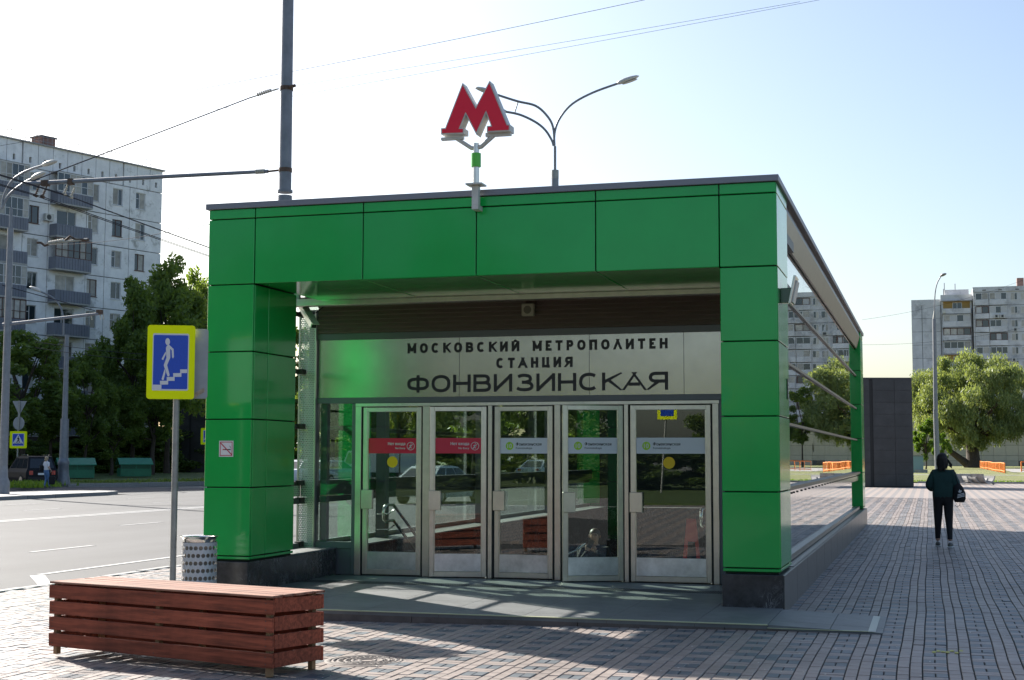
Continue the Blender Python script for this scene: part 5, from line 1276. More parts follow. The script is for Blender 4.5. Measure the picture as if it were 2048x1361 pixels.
# ---------------------------------------------------------------- small things far away
def shelter(uc,vb,wpx,hpx,label):
    D=98. if uc<200 else 103.;g0=PD(uc,vb,D);g0[2]=max(g0[2],.10);s=D/FPX;th=thing('waste_shelter',label,'shelter',tuple(g0))
    w_=wpx*s;h=hpx*s;dp=w_*.62
    M=Matrix.Translation(Vector(g0))@Matrix.Rotation(YAW+math.radians(24),4,'Z')
    wd=w_*.80
    MB().box(-wd/2,wd/2,-dp/2,dp/2,0,h*.44,M).build('base_wall',kiosk_g,th)
    MB().box(wd/2+.002,wd/2+.02,-dp/2+.05,dp/2-.1,.1,h*.40,M).build('painted_patch',kiosk_p,th)
    sl=MB()
    for k in range(3):sl.box(-wd/2,wd/2,-dp/2,-dp/2+.03,h*(.46+.07*k),h*(.50+.07*k),M);sl.box(wd/2-.03,wd/2,-dp/2,dp/2,h*(.46+.07*k),h*(.50+.07*k),M)
    for x in(-wd/2,0,wd/2-.06):sl.box(x,x+.06,-dp/2+.031,-dp/2+.09,h*.44,h*.68,M)
    sl.build('rails',kiosk_g,th)
    MB().box(-wd/2+.1,wd/2-.1,-dp/2+.1,dp/2-.1,h*.44,h*.66,M).build('inside',rubber,th)
    rf=MB();e=.12;yb=[-dp/2-e,0,dp/2+e];zr=[h*.66,h,h*.66]
    P=[M@Vector((x,yb[i],zr[i]+dz)) for x in(-wd/2-e,wd/2+e) for i in range(3) for dz in(0,.05)]
    rf.add([tuple(p) for p in P],[(0,2,8,6),(2,4,10,8),(1,7,9,3),(3,9,11,5),(0,1,3,2),(2,3,5,4),(6,8,9,7),(8,10,11,9),(0,6,7,1),(4,5,11,10)]);rf.build('roof',kiosk_r,th)
    gb=MB();gb.add([tuple(M@Vector(p)) for p in((wd/2,-dp/2,h*.66),(wd/2,dp/2,h*.66),(wd/2,0,h*.97),(wd/2-.05,-dp/2,h*.66),(wd/2-.05,dp/2,h*.66),(wd/2-.05,0,h*.97))],[(0,1,2),(3,5,4),(0,3,4,1)]);gb.build('gable',kiosk_p,th)
shelter(150,956,84,38,'green metal waste shelter partly behind the lamp post');shelter(268,953,74,35,'green metal waste shelter farther right near the dark trees')
# orange fences
def fence(p0,p1,h,label,n=34):
    p0=Vector(p0);p1=Vector(p1);th=thing('orange_fence',label,'fence',tuple(p0));v=p1-p0
    for z in(.18,h):
        MB().tube([p0+v*(k/8)+Vector((0,0,z+.04*math.sin(k*1.7))) for k in range(9)],.06,6).build('rail',orange,th)
    pk=MB()
    for k in range(n+1):
        p=p0+v*(k/n);pk.tube([p-Vector((0,0,.05)),p+Vector((0,0,h+.04*math.sin(k/n*8*1.7)))],.075 if k%6==0 else .045,5)
    o=pk.build('pickets',orange,th);o['kind']='stuff'
fence(G(2010,947,.02),G(1960,936.5,.02),.98,'low orange picket fence beside the willow trunk',46)
fence(G(2043,944,.02),Vector(G(2043,944,.02))+Vector((22,16,0)),1.1,'orange picket fence cut by the right edge of the picture')
# concrete tubs
g0=G(1948,968,-.0);D=(g0-CAM)@_F0
ct=thing('broken_planter','row of broken round concrete flower tubs lying at the lawn edge','planter',tuple(g0))
def halfpipe(c,r,l,a0,a1,rot):
    mb=MB();n=10;P=[]
    for y in(-l/2,l/2):
        for rr in(r,r-.10):
            for k in range(n+1):
                a=a0+(a1-a0)*k/n;P.append((rr*math.cos(a),y,rr*math.sin(a)))
    m=n+1;F=[]
    for k in range(n):F+=[(k,k+1,m+k+1,m+k),(2*m+k,3*m+k,3*m+k+1,2*m+k+1),(k,2*m+k,2*m+k+1,k+1),(m+k,m+k+1,3*m+k+1,3*m+k)]
    F+=[(0,m,3*m,2*m),(n,2*m+n,3*m+n,m+n)]
    M=Matrix.Translation(c)@rot;mb.add([tuple(M@Vector(p)) for p in P],F);return mb
rz=Matrix.Rotation
for k,(u,r,a0,a1) in enumerate(((1928,.62,200,350),(1945,.52,185,330),(1955,.50,190,340),(1966,.62,180,345))):
    c=Vector(PD(u,955,D-.2*k))
    halfpipe(Vector((c.x,c.y,r+.0)),r,.9,math.radians(a0),math.radians(a1),rz(YAW+.3*k-.3,4,'Z')).build('tub',concrete,ct)
MB().box(*(lambda a:(a[0]-1.5,a[0]+.3,a[1]+.5,a[1]+1.1,.0,.6))(PD(1945,955,D))).build('slab',concrete,ct)
c=Vector(PD(1973,962,D));MB().box(-.5,.5,-.3,.3,-.05,.05,Matrix.Translation((c.x,c.y,.22))@rz(.5,4,'Y')).build('shard',concrete,ct)
# pale utility cabinet behind the kiosk
p=G(1836,946,.02);D=(p-CAM)@_F0;uc=thing('utility_cabinet','pale blue utility cabinet on the lawn beside the black kiosk','cabinet',tuple(p))
MB().box(p[0]-.7,p[0]+.55,p[1]-.4,p[1]+.4,.0,1.7).build('cabinet',mat('pale_blue',(.22,.33,.38),.5),uc);MB().box(p[0]-.75,p[0]+.6,p[1]-.45,p[1]+.45,1.7,1.8).build('lid',lampm,uc)
MB().box(p[0]-.3,p[0]+.95,p[1]-.5,p[1]+.3,.0,.35).build('foot',concrete,uc)
# ---------------------------------------------------------------- trees
def crown_mesh(name,m,R,H,ncl,nleaf,leaf,seed,droop=0.,gap=1.0,shape='egg'):
    rg=np.random.default_rng(seed);cl=[]
    while len(cl)<ncl:
        p=rg.uniform(-1,1,3);r=np.linalg.norm(p)
        if r>1 or r<.35:continue
        if shape=='egg': k=1-.35*max(0,p[2])
        else: k=1.0
        cl.append((p[0]*R*k,p[1]*R*k,p[2]*H/2))
    cl=np.array(cl);cr=rg.uniform(.16,.30,ncl)*R*gap
    n=ncl*nleaf;idx=np.repeat(np.arange(ncl),nleaf)
    dirs=rg.normal(size=(n,3));dirs/=np.linalg.norm(dirs,axis=1,keepdims=True);rad=rg.random(n)**.5
    c=cl[idx]+dirs*(rad*cr[idx])[:,None]*np.array([1,1,.75]);c[:,2]-=droop*rg.random(n)**2
    a=rg.normal(size=(n,3));a[:,2]*=.6
    if droop:a=a*.5+np.array([0,0,-1.])
    a/=np.linalg.norm(a,axis=1,keepdims=True);b=np.cross(a,rg.normal(size=(n,3)));b/=np.linalg.norm(b,axis=1,keepdims=True)
    s=leaf*rg.uniform(.6,1.3,n);wd=s*(.28 if droop else .42)
    V=np.empty((n,4,3));V[:,0]=c-a*s[:,None]*.5;V[:,1]=c+b*wd[:,None]*.5;V[:,2]=c+a*s[:,None]*.5;V[:,3]=c-b*wd[:,None]*.5
    F=np.arange(n*4).reshape(n,4)
    me=bpy.data.meshes.new(name);me.vertices.add(n*4);me.vertices.foreach_set('co',V.reshape(-1));me.loops.add(n*4);me.loops.foreach_set('vertex_index',F.reshape(-1).astype(np.int32))
    me.polygons.add(n);me.polygons.foreach_set('loop_start',(np.arange(n)*4).astype(np.int32));me.polygons.foreach_set('loop_total',np.full(n,4,np.int32));me.materials.append(m);me.update();me.validate();return me,cl
def trunk_mesh(name,h,r,cl,cz,seed,lean=0.):
    rg=random.Random(seed);mb=MB();top=h
    pts=[Vector((lean*k/6*.5+rg.gauss(0,.06),rg.gauss(0,.06),top*k/6)) for k in range(7)];mb.tube(pts,[r*(1.25 if k==0 else 1-.09*k) for k in range(7)],8)
    for c in cl[::max(1,len(cl)//14)]:
        s=pts[rg.randint(3,6)];e=Vector((c[0],c[1],c[2]+cz));m_=s.lerp(e,.5)+Vector((0,0,rg.uniform(0,.6)));mb.tube([s,m_,e],[r*.42,r*.26,r*.08],6)
    return mb.mesh(name,bark)
VAR={}
def variant(key,m,R,H,ncl,nl,leaf,seed,th,tr,**k):
    me,cl=crown_mesh('crown',m,R,H,ncl,nl,leaf,seed,**k);VAR[key]=(me,trunk_mesh('trunk',th+.35*H,tr,cl,th+H/2,seed),R,H,th)
variant('dark',leaf_dark,4.2,9.5,75,300,.40,3,3.0,.28)
variant('dark2',leaf_dark,3.6,8.0,60,300,.38,5,2.2,.24)
variant('mid',leaf_mid,3.6,9.0,55,270,.40,8,3.2,.24)
variant('light',leaf_light,2.4,5.0,38,260,.34,9,1.2,.14)
variant('yellow',leaf_yell,3.0,6.0,40,220,.38,10,2.5,.2)
variant('willow',leaf_willow,8.6,13.5,170,480,.50,12,3.5,1.05,droop=1.3,gap=.72,shape='ball')
def tree(key,loc,label,sc=1.,rz=0.,group=None,name='tree',zs=1.):
    me,tm,R,H,th=VAR[key];t=thing(name,label,'tree',loc,group)
    t.rotation_euler=(0,0,rz);t.scale=(sc,sc,sc*zs)
    c=bpy.data.objects.new('crown',me);COL.objects.link(c);c.parent=t;c.location=(0,0,th+H/2)
    k=bpy.data.objects.new('trunk',tm);COL.objects.link(k);k.parent=t;return t
def at(u,v,z=-.04):
    p=G(u,v,z);return tuple(p)
def tree_at(key,u,D,label,htop=None,wpx=None,**k):
    """tree standing at depth D in image column u, its top at image row htop"""
    p=PD(u,914,D);me,tm,R,H,th=VAR[key];z=1.65+(912-htop)*D/FPX;sc=z/(th+H)*1.0
    zs=1.
    if wpx: s2=wpx*D/FPX/(2*R*1.0);zs=sc/s2;sc=s2
    return tree(key,(p[0],p[1],-.05),label,sc,k.pop('rz',random.random()*6),zs=zs,**k)
tree_at('dark',335,119,'tall dense tree rising above the yellow underpass sign',515,190,rz=1.)
tree_at('dark2',262,114,'dark spreading tree in front of the right end of the apartment block',565,150,rz=2.4)
tree_at('dark',388,137,'dark tree between the apartment block and the left pillar',545,140,rz=4.)
tree_at('dark2',305,112,'dark low branched tree behind the right green shelter',660,170,rz=.3)
tree_at('mid',45,103,'loose mid green tree behind the crossing sign',650,210,rz=2.)
tree_at('mid',-40,96,'mid green tree cut by the left edge',690,190,rz=3.3)
tree_at('mid',100,106,'loose airy tree left of the lone lamp',690,130,rz=.9)
tree_at('dark2',172,107,'dark round tree behind the lone lamp and left green shelter',700,110,rz=5.)
tree_at('dark2',222,109,'dark bushy tree over the left green shelter',770,120,rz=1.7)
tree_at('yellow',396,140,'yellow green tree between the sign and the left pillar',610,90,rz=.5)
# across the road, seen through the glass
for k,(u,D,top,key,wp,lb) in enumerate(((560,95,620,'dark2',170,'leafy tree across the road hidden by the left pillar'),(665,90,640,'mid',160,'leafy tree seen through the glass left of the doors'),(760,100,600,'dark2',170,'dark tree seen through the first red sticker door'),(850,96,640,'mid',160,'leafy tree seen through the second red sticker door'),(950,105,620,'dark',170,'tree seen through the glass between second and third doors'),(1060,110,640,'mid',150,'tree seen through the white sticker door at centre'),(1170,120,640,'dark2',170,'tree seen through the half open door'),(800,80,740,'yellow',60,'small yellow green tree seen through the first door'),(1280,130,640,'dark',180,'tree across the road behind the widest door'))):
    tree_at(key,u,D,lb,top,wp)
tr_=tree('willow',at(1946,936,0),'big round pale green willow with a thick leaning trunk on the lawn',1.06,2.2,zs=.98,name='willow_tree')
# leaning second stem of the willow
wl=Vector(at(1948,936,0));D=(np.array(wl)-CAM)@_F0
lm=MB().tube([Vector(PD(1944,934,D)),Vector(PD(1925,920,D)),Vector(PD(1905,905,D)),Vector(PD(1880,880,D))],[.75,.5,.38,.2],8);
lo_=lm.mesh('limb',bark,tuple(wl));ob=bpy.data.objects.new('limb',lo_);COL.objects.link(ob);ob.parent=tr_;ob.matrix_parent_inverse=Matrix.Translation(tr_.location).to_4x4().inverted()@Matrix.Identity(4) if False else Matrix.Identity(4)
ob.rotation_euler=(0,0,-2.2);ob.scale=(1,1,1/.98)
tree_at('light',1852,190,'bright green young tree between the black kiosk and the willow',838,56,rz=.4)
tree_at('light',1884,200,'small bright green sapling left of the willow trunk',865,40,rz=1.4)
tree_at('mid',2078,215,'dark leaved tree reaching in at the right edge',760,80,rz=1.4)
hd=MB()
# hedge under the trees along the far lawn
rg=np.random.default_rng(4)
for k in range(7000):
    t=rg.random();a=np.array(G(20,944,-.04))*(1-t)+np.array(G(340,938,-.04))*t;c=a+np.array([rg.normal(0,1.0),rg.normal(0,1.5)+24,abs(rg.normal(0,1.0))]);l=.24;v1=rg.normal(size=3);v1/=np.linalg.norm(v1);v2=np.cross(v1,rg.normal(size=3));v2/=np.linalg.norm(v2)
    hd.add([c-v1*l*.5,c+v2*l*.25,c+v1*l*.5,c-v2*l*.25],[(0,1,2,3)])
_props(hd.build('undergrowth',leaf_dark,flip=False),'dark undergrowth below the trees in front of the apartment block','undergrowth',kind='stuff')
# the wooded side behind the viewer, seen only mirrored in the doors and green panels
def belt(name,label,pts,key,rg,zs=1.):
    me,tm,R,H,th=VAR[key];base=np.empty(len(me.vertices)*3);me.vertices.foreach_get('co',base);base=base.reshape(-1,3);al=[]
    for (x,y) in pts:
        s=rg.uniform(.85,1.25);a=rg.random()*6;q=base*s;al.append(np.stack([q[:,0]*math.cos(a)-q[:,1]*math.sin(a)+x,q[:,0]*math.sin(a)+q[:,1]*math.cos(a)+y,(q[:,2]+H/2-.6)*s*zs],1))
    V=np.concatenate(al);n=len(V)//4;m2=bpy.data.meshes.new(name);m2.vertices.add(n*4);m2.vertices.foreach_set('co',V.reshape(-1));m2.loops.add(n*4);m2.loops.foreach_set('vertex_index',np.arange(n*4,dtype=np.int32));m2.polygons.add(n);m2.polygons.foreach_set('loop_start',(np.arange(n)*4).astype(np.int32));m2.polygons.foreach_set('loop_total',np.full(n,4,np.int32));m2.materials.append(leaf_mid);m2.update()
    o=bpy.data.objects.new(name,m2);COL.objects.link(o);return _props(o,label,'trees',kind='stuff')
rgw=np.random.default_rng(33)
belt('far_wood','mass of green trees across the road behind the pavilion',[(PD(u,914,D)[0],PD(u,914,D)[1]) for u,D in [(430+k*46+rgw.normal(0,10),(135 if k%2 else 150)+rgw.normal(0,6)) for k in range(24)]],'mid',rgw)
belt('hedge_row','dark hedges below the far trees left of the pavilion',[(PD(u,914,D)[0],PD(u,914,D)[1]) for u,D in [(-20+k*38,116+k*1.3+rgw.normal(0,2)) for k in range(10)]],'dark2',rgw,.40)
belt('tree_belt','belt of tall green trees mirrored in the left panels',[(-120+k*5.6+rgw.normal(0,1.5),-(66 if k%2 else 74)+rgw.normal(0,3)) for k in range(18)],'mid',rgw,1.95)
belt('tree_belt','belt of low green trees mirrored in the widest door',[(-20+k*6.0+rgw.normal(0,1.5),-(64 if k%2 else 74)+rgw.normal(0,3)) for k in range(17)],'mid',rgw,.92)
belt('hedge_belt','clipped hedge mirrored low in the glass doors',[(-60+k*6.0+rgw.normal(0,1),-50+rgw.normal(0,1)) for k in range(18)],'dark2',rgw,.30)
sheet('south_lawn',[(-90,-30),(80,-30),(80,-140),(-90,-140)],-.02,grassm,thick=.2)
# ---------------------------------------------------------------- vehicles
def car(name,label,loc,rz,L,Wd,H,paint_,style,group=None):
    t=thing(name,label,'car',loc,group,rz);hw=Wd/2
    if style=='suv':
        low=[(-L/2,.42,.95),(-L/2+.06,.30,1.02),(-L/2+.9,.28,1.04),(L/2-1.5,.28,1.02),(L/2-.9,.28,1.0),(L/2-.15,.32,.92),(L/2,.45,.72)]
        cab=[(-L/2+.05,1.0,-L/2+.38,H-.05),(-L/2+.5,1.0,-L/2+.6,H),(L/2-2.5,1.0,L/2-2.6,H),(L/2-1.35,1.0,L/2-2.15,H-.05)]
    else:
        low=[(-L/2,.40,.80),(-L/2+.05,.30,.92),(-L/2+.7,.24,.95),(L/2-1.5,.24,.92),(L/2-.8,.24,.84),(L/2-.12,.28,.70),(L/2,.40,.55)]
        cab=[(-L/2+.35,.93,-L/2+1.15,H-.04),(-L/2+1.0,.93,-L/2+1.5,H),(L/2-2.4,.92,L/2-2.55,H),(L/2-1.15,.90,L/2-2.0,H-.05)]
    def ring(x,z0,z1,w_): 
        return [(x,-w_*.93,z0),(x,-w_,z0+(z1-z0)*.35),(x,-w_,z0+(z1-z0)*.75),(x,-w_*.94,z1),(x,0,z1+.03),(x,w_*.94,z1),(x,w_,z0+(z1-z0)*.75),(x,w_,z0+(z1-z0)*.35),(x,w_*.93,z0)]
    P=[];k=9
    for i,(x,z0,z1) in enumerate(low):P+=ring(x,z0,z1,hw*(.88 if i in(0,len(low)-1) else 1))
    b=MB();b.add(P,[(i*k+q,i*k+(q+1)%k,(i+1)*k+(q+1)%k,(i+1)*k+q) for i in range(len(low)-1) for q in range(k)]+[tuple(range(k)),tuple(range((len(low)-1)*k,len(low)*k))],False);b.build('body',paint_,t,local=True)
    wt=hw*.74;wb=hw*.92;P=[]
    for (xb,zb,xt,zt) in cab:P+=[(xb,-wb,zb),(xt,-wt,zt),(xt,wt,zt),(xb,wb,zb)]
    b=MB();b.add(P,[(i*4+q,i*4+q+1,(i+1)*4+q+1,(i+1)*4+q) for i in range(3) for q in range(3)]+[(0,1,2,3),(12,13,14,15)]);b.build('cabin',paint_,t,local=True)
    def glz(a,b_,f0,f1,sgn):
        (xb0,zb,xt0,zt)=a;(xb1,_,xt1,_)=b_
        def pnt(xb,xt,f):return (xb+(xt-xb)*f,sgn*(wb+(wt-wb)*f+.006),zb+.03+(zt-zb)*f*.97)
        return [pnt(xb0,xt0,.06),pnt(xb1,xt1,.06),pnt(xb1,xt1,.84),pnt(xb0,xt0,.84)]
    xs0,xs1=cab[0],cab[3]
    def lerp(f):return tuple(xs0[i]+(xs1[i]-xs0[i])*f for i in range(4))
    for sgn in(-1,1):
        for (f0,f1) in((.05,.30),(.33,.62),(.65,.93)):
            A_,B_=list(lerp(f0)),list(lerp(f1))
            A_[3]=B_[3]=H-.03;q=glz(A_,B_,0,1,sgn);m=MB();m.add(q+[(p[0],p[1]-sgn*.02,p[2]) for p in q],[(0,1,2,3),(4,7,6,5)]+[(i,4+i,4+(i+1)%4,(i+1)%4) for i in range(4)]);m.build('side_window',car_glass,t,local=True)
    def endglass(c_,sg):
        (xb,zb,xt,zt)=c_;m=MB();q=[]
        for f,yy in((.12,-.86),(.12,.86),(.86,.84),(.86,-.84)):
            w_=wb+(wt-wb)*f;q.append((xb+(xt-xb)*f+sg*.012,yy*w_,zb+(zt-zb)*f))
        m.add(q+[(p[0]-sg*.02,p[1],p[2]) for p in q],[(0,1,2,3),(4,7,6,5)]+[(i,4+i,4+(i+1)%4,(i+1)%4) for i in range(4)]);return m
    endglass(cab[0],-1).build('rear_window',car_glass,t,local=True);endglass(cab[3],1).build('windscreen',car_glass,t,local=True)
    wr=.37 if style=='suv' else .32
    for x in(-L/2+.85,L/2-.85):
        for sgn in(-1,1):
            m=MB();m.tube([(x,sgn*(hw-.20),wr),(x,sgn*(hw+.012),wr)],wr,18);wl_=m.build('wheel',tyre,t,local=True)
            m=MB();m.tube([(x,sgn*(hw+.0),wr),(x,sgn*(hw+.022),wr)],wr*.64,14);m.build('rim',rim,wl_,local=True)
    for sgn in(-1,1):
        z=.78 if style!='suv' else .72
        MB().box(-L/2-.012,-L/2+.12,sgn*hw*.70-.11,sgn*hw*.70+.11,z-.02,z+.22 if style=='suv' else z+.12,bev=.01).build('tail_light',tail,t,local=True)
        MB().box(L/2-.14,L/2-.02,sgn*hw*.68-.14,sgn*hw*.68+.14,.62,.74,bev=.01).build('headlight',lens_m,t,local=True)
    MB().box(-L/2-.035,-L/2+.1,-hw*.9,hw*.9,.38,.58,bev=.03).build('rear_bumper',paint_ if style!='suv' else rubber,t,local=True)
    MB().box(-L/2-.03,-L/2-.01,-.26,.26,.70,.81).build('number_plate',letter_w,t,local=True)
    if style=='suv':
        for sgn in(-1,1):MB().tube([(-L/2+.7,sgn*wt*.9,H+.05),(L/2-2.7,sgn*wt*.9,H+.05)],.025,6).build('roof_rail',chrome,t,local=True)
    return t
p=G(84,975,ROADZ);a_=math.radians(145);car('suv','black off-road car parked behind the crossing sign at far left',(p[0]+2.2*math.cos(a_),p[1]+2.2*math.sin(a_),ROADZ),a_,4.4,1.85,1.78,car_black,'suv')
p=G(880,1006,ROADZ);car('sedan','white saloon driving away along the road seen through the glass doors',(p[0],p[1],ROADZ),math.radians(78),4.5,1.78,1.45,car_white,'sedan')
p=PD(668,950,83);car('sedan','silver car parked across the road seen through the glass left of the doors',(p[0],p[1],-.04),math.radians(60),4.3,1.75,1.45,car_silver,'sedan')
p=PD(610,950,80);car('sedan','pale car across the road glimpsed between left pillar and perforated screen',(p[0],p[1],-.04),math.radians(80),4.3,1.75,1.48,car_white,'sedan')
p=PD(1085,945,92);car('sedan','white car across the road seen at the edge of the middle door',(p[0],p[1],-.04),math.radians(80),4.3,1.75,1.48,car_white,'sedan')
p=PD(745,945,88);vn=thing('van','white box van parked across the road seen through the first door','van',(p[0],p[1],-.05),None,math.radians(150))
MB().box(-3.4,.2,-1.0,1.0,.7,2.7,bev=.03).build('cargo_box',car_white,vn,local=True);MB().prism([(.25,.5),(1.9,.5),(1.9,1.1),(1.3,2.0),(.25,2.05)],-.9,.9,SIDE).build('cab',car_white,vn,local=True)
MB().prism([(1.30,1.2),(1.62,1.25),(1.22,1.9),(.6,1.92),(.6,1.2)],-.915,.915,SIDE).build('cab_window',car_glass,vn,local=True);MB().box(-3.3,1.6,-.7,.7,.4,.7).build('chassis',rubber,vn,local=True)
for x in(-2.6,1.1):
    for sgn in(-1,1):MB().tube([(x,sgn*.7,.38),(x,sgn*.95,.38)],.38,16).build('wheel',tyre,vn,local=True)
# ---------------------------------------------------------------- people
def skin_mesh(V,E,R,sub=2):
    me=bpy.data.meshes.new('b');me.from_pydata([tuple(v) for v in V],E,[]);o=bpy.data.objects.new('b',me);COL.objects.link(o)
    m=o.modifiers.new('s','SKIN');m.use_smooth_shade=True
    for i,r in enumerate(R):
        sv=me.skin_vertices[0].data[i];sv.radius=r if isinstance(r,tuple) else (r,r);sv.use_root=(i==0)
    s=o.modifiers.new('u','SUBSURF');s.levels=sub;s.render_levels=sub
    dg=bpy.context.evaluated_depsgraph_get();out=bpy.data.meshes.new_from_object(o.evaluated_get(dg));bpy.data.objects.remove(o);bpy.data.meshes.remove(me)
    return out
def chain(V,E,R,start,pts):
    last=start
    for (p,r) in pts:
        V.append(p);R.append(r);E.append((last,len(V)-1));last=len(V)-1
    return last
def person(label,loc,rz,J_,cloth,scale=1.,name='person'):
    """J_ joints in body space (x right, y forward, z up, 1 = standing height 1.0); cloth(p)->material index"""
    t=thing(name,label,'person',loc,None,rz);t.scale=(scale,)*3
    V=[J_['pelvis']];E=[];R=[J_.get('rp',(.085,.062))]
    sp=chain(V,E,R,0,[(J_['waist'],J_.get('rw',(.080,.060))),(J_['chest'],J_.get('rc',(.098,.066))),(J_['neck0'],(.050,.042)),(J_['neck'],(.029,.030)),(J_['head0'],(.034,.040)),(J_['head'],(.046,.056)),(J_['headtop'],(.036,.044))])
    ci=2
    for s in('l','r'):
        chain(V,E,R,ci,[(J_['sh'+s],J_.get('rs',.038)),(J_['el'+s],J_.get('re',.030)),(J_['wr'+s],J_.get('rwr',.021))])
        chain(V,E,R,0,[(J_['hip'+s],J_.get('rh',.058)),(J_['kn'+s],J_.get('rk',.037)),(J_['an'+s],J_.get('ra',.024))])
    me=skin_mesh(V,E,R,3)
    mats,fn=cloth
    for m_ in mats:me.materials.append(m_)
    idx=[fn(p.center) for p in me.polygons];me.polygons.foreach_set('material_index',idx)
    o=bpy.data.objects.new('body',me);COL.objects.link(o);o.parent=t;return t
def hand(t,wr,dirv,up,sc,m,curl=.35):
    """palm with four fingers and a thumb, one skinned mesh"""
    d=Vector(dirv).normalized();u=Vector(up);u=(u-d*u.dot(d)).normalized();s=d.cross(u);w0=Vector(wr)
    V=[w0];E=[];R=[.016*sc];c=chain(V,E,R,0,[(w0+d*.035*sc,(.022*sc,.012*sc))])
    for k,(off,ln) in enumerate(((-.018,.040),(-.006,.047),(.006,.044),(.017,.034))):
        a=w0+d*.052*sc+s*off*sc;b=a+(d*math.cos(curl)-u*math.sin(curl))*ln*.55*sc;e=b+(d*math.cos(curl*2.2)-u*math.sin(curl*2.2))*ln*.5*sc
        chain(V,E,R,c,[(a,.0068*sc),(b,.0062*sc),(e,.005*sc)])
    a=w0+d*.022*sc+s*-.024*sc;chain(V,E,R,0,[(a,.009*sc),(a+d*.022*sc+s*-.012*sc-u*.008*sc,.007*sc)])
    me=skin_mesh(V,E,R,1);me.materials.append(m);o=bpy.data.objects.new('hand',me);COL.objects.link(o);o.parent=t;return o
def v(*a):return Vector(a)
# woman walking away on the plaza
p=(Vector(G(1879,1092,-.055))+Vector(G(1898,1097,-.055)))/2
JW=dict(pelvis=v(0,0,.53),waist=v(0,.005,.62),chest=v(0,.0,.735),neck0=v(0,-.005,.815),neck=v(0,.0,.848),head0=v(0,.010,.885),head=v(0,.014,.925),headtop=v(0,.010,.965),
 shl=v(-.088,-.005,.776),ell=v(-.138,-.015,.640),wrl=v(-.105,.065,.60),shr=v(.088,-.005,.776),elr=v(.143,-.02,.640),wrr=v(.110,.06,.605),
 hipl=v(-.048,0,.49),knl=v(-.058,.03,.28),anl=v(-.066,.06,.055),hipr=v(.048,0,.49),knr=v(.056,-.01,.28),anr=v(.066,-.085,.066),rp=(.102,.085),rw=(.116,.090),rc=(.112,.088),rs=.046,re=.054,rwr=.030,rh=.066,rk=.042,ra=.026)
def cw(c): return 0 if c.z>.845 else (1 if (c.z>.525 ) else (2 if c.z>.085 else 0))
wm=person('dark haired woman in a dark green sweatshirt walking away across the plaza',(p.x,p.y,-.055),-.06,JW,([skin,cl_dgreen,cl_black],cw),1.80)
hm=MB()
# hair: a cap and a long loose fall over the shoulders
hm.ell((0,-.004,.930),(.056,.068,.062),10);hm.build('hair',hair_d,wm,local=True)
hs=MB();rg_=random.Random(5)
for k in range(46):
    a=math.radians(rg_.uniform(-165,-15));x=.050*math.cos(a);y=.055*math.sin(a)-.004;e=rg_.uniform(.79,.83);sw_=rg_.gauss(0,.006)
    hs.tube([(x*.7,y*.7,.962),(x*.98,y*.98,.925),(x*.86+sw_,y-.006,.872),(x*.62+sw_*1.4,y-.016,e)],[.009,.011,.009,.003],5,cap=False)
for k in range(6): # a strand blown to the right
    hs.tube([(.045,-.01,.93),(.060+.002*k,-.012,.90),(.075+.004*k,-.01,.868),(.070+.005*k,-.006,.845-.004*k)],[.009,.008,.006,.002],5,cap=False)
hs.build('hair',hair_d,wm,local=True)
for s_,an,ry in((-1,JW['anl'],0),(1,JW['anr'],.25)):
    sh=MB();M=Matrix.Translation((an.x,an.y+.022,0))@Matrix.Rotation(-s_*.12,4,'Z')
    sh.ell((0,0,.027),(.026,.072,.026),8,None);Q=[tuple(M@Vector(q)) for q in sh.v];sh.v=Q;so=sh.build('shoe',shoe,wm,local=True)
    MB().box(-.027,.027,-.070,.070,0.0,.013,M,.005).build('sole',sole,so,local=True)
hand(wm,JW['wrl'],v(.5,.8,-.2),v(0,-.3,1),.95,skin);hand(wm,JW['wrr'],v(-.5,.8,-.2),v(0,-.3,1),.95,skin)
# her bag, held on the shoulder
bp=Vector((p.x,p.y,-.055));bagc=bp+Vector((.275,-.10,1.04))
bg_=thing('drawstring_bag','black drawstring bag with a white striped emblem on the woman\'s shoulder','bag',tuple(bagc))
b=MB();n=10;P=[]
for z,w_,d_ in((.17,.03,.02),(.10,.085,.05),(-.02,.115,.07),(-.13,.115,.065),(-.19,.085,.04)):
    for q in range(n):
        a=2*math.pi*q/n;P.append((w_*math.cos(a)+.02*(z<0),d_*math.sin(a),z))
b.add(P,[(i*n+q,i*n+(q+1)%n,(i+1)*n+(q+1)%n,(i+1)*n+q) for i in range(4) for q in range(n)]+[tuple(range(n)),tuple(range(4*n,5*n))],True);b.build('bag_body',cl_black,bg_,local=True)
em=MB();M=Matrix.Translation((.03,-.078,-.06))@Matrix.Rotation(math.radians(-14),4,'Y')
for k in range(3):em.box(-.06+.012*k,.085,-.004,.004,-.035+k*.025,-.022+k*.025,M)
for a,l in((0,.07),(.6,.055),(-.6,.055)):
    q=Matrix.Translation((.02,0,.045))@Matrix.Rotation(a,4,'Y');em.add([tuple(M@q@Vector(pp)) for pp in((0,0,0),(.014,0,l*.55),(0,0,l),(-.014,0,l*.55))],[(0,1,2,3)])
em.build('emblem',letter_w,bg_,local=True)
MB().tube([(0,-.01,.17),(-.04,-.03,.30),(-.07,-.02,.42),(-.07,.05,.40)],.008,6).tube([(.03,-.05,-.19),(.02,-.06,-.25),(-.03,-.05,-.28),(-.06,-.04,-.24)],.004,5).build('strap',cl_black,bg_,local=True)
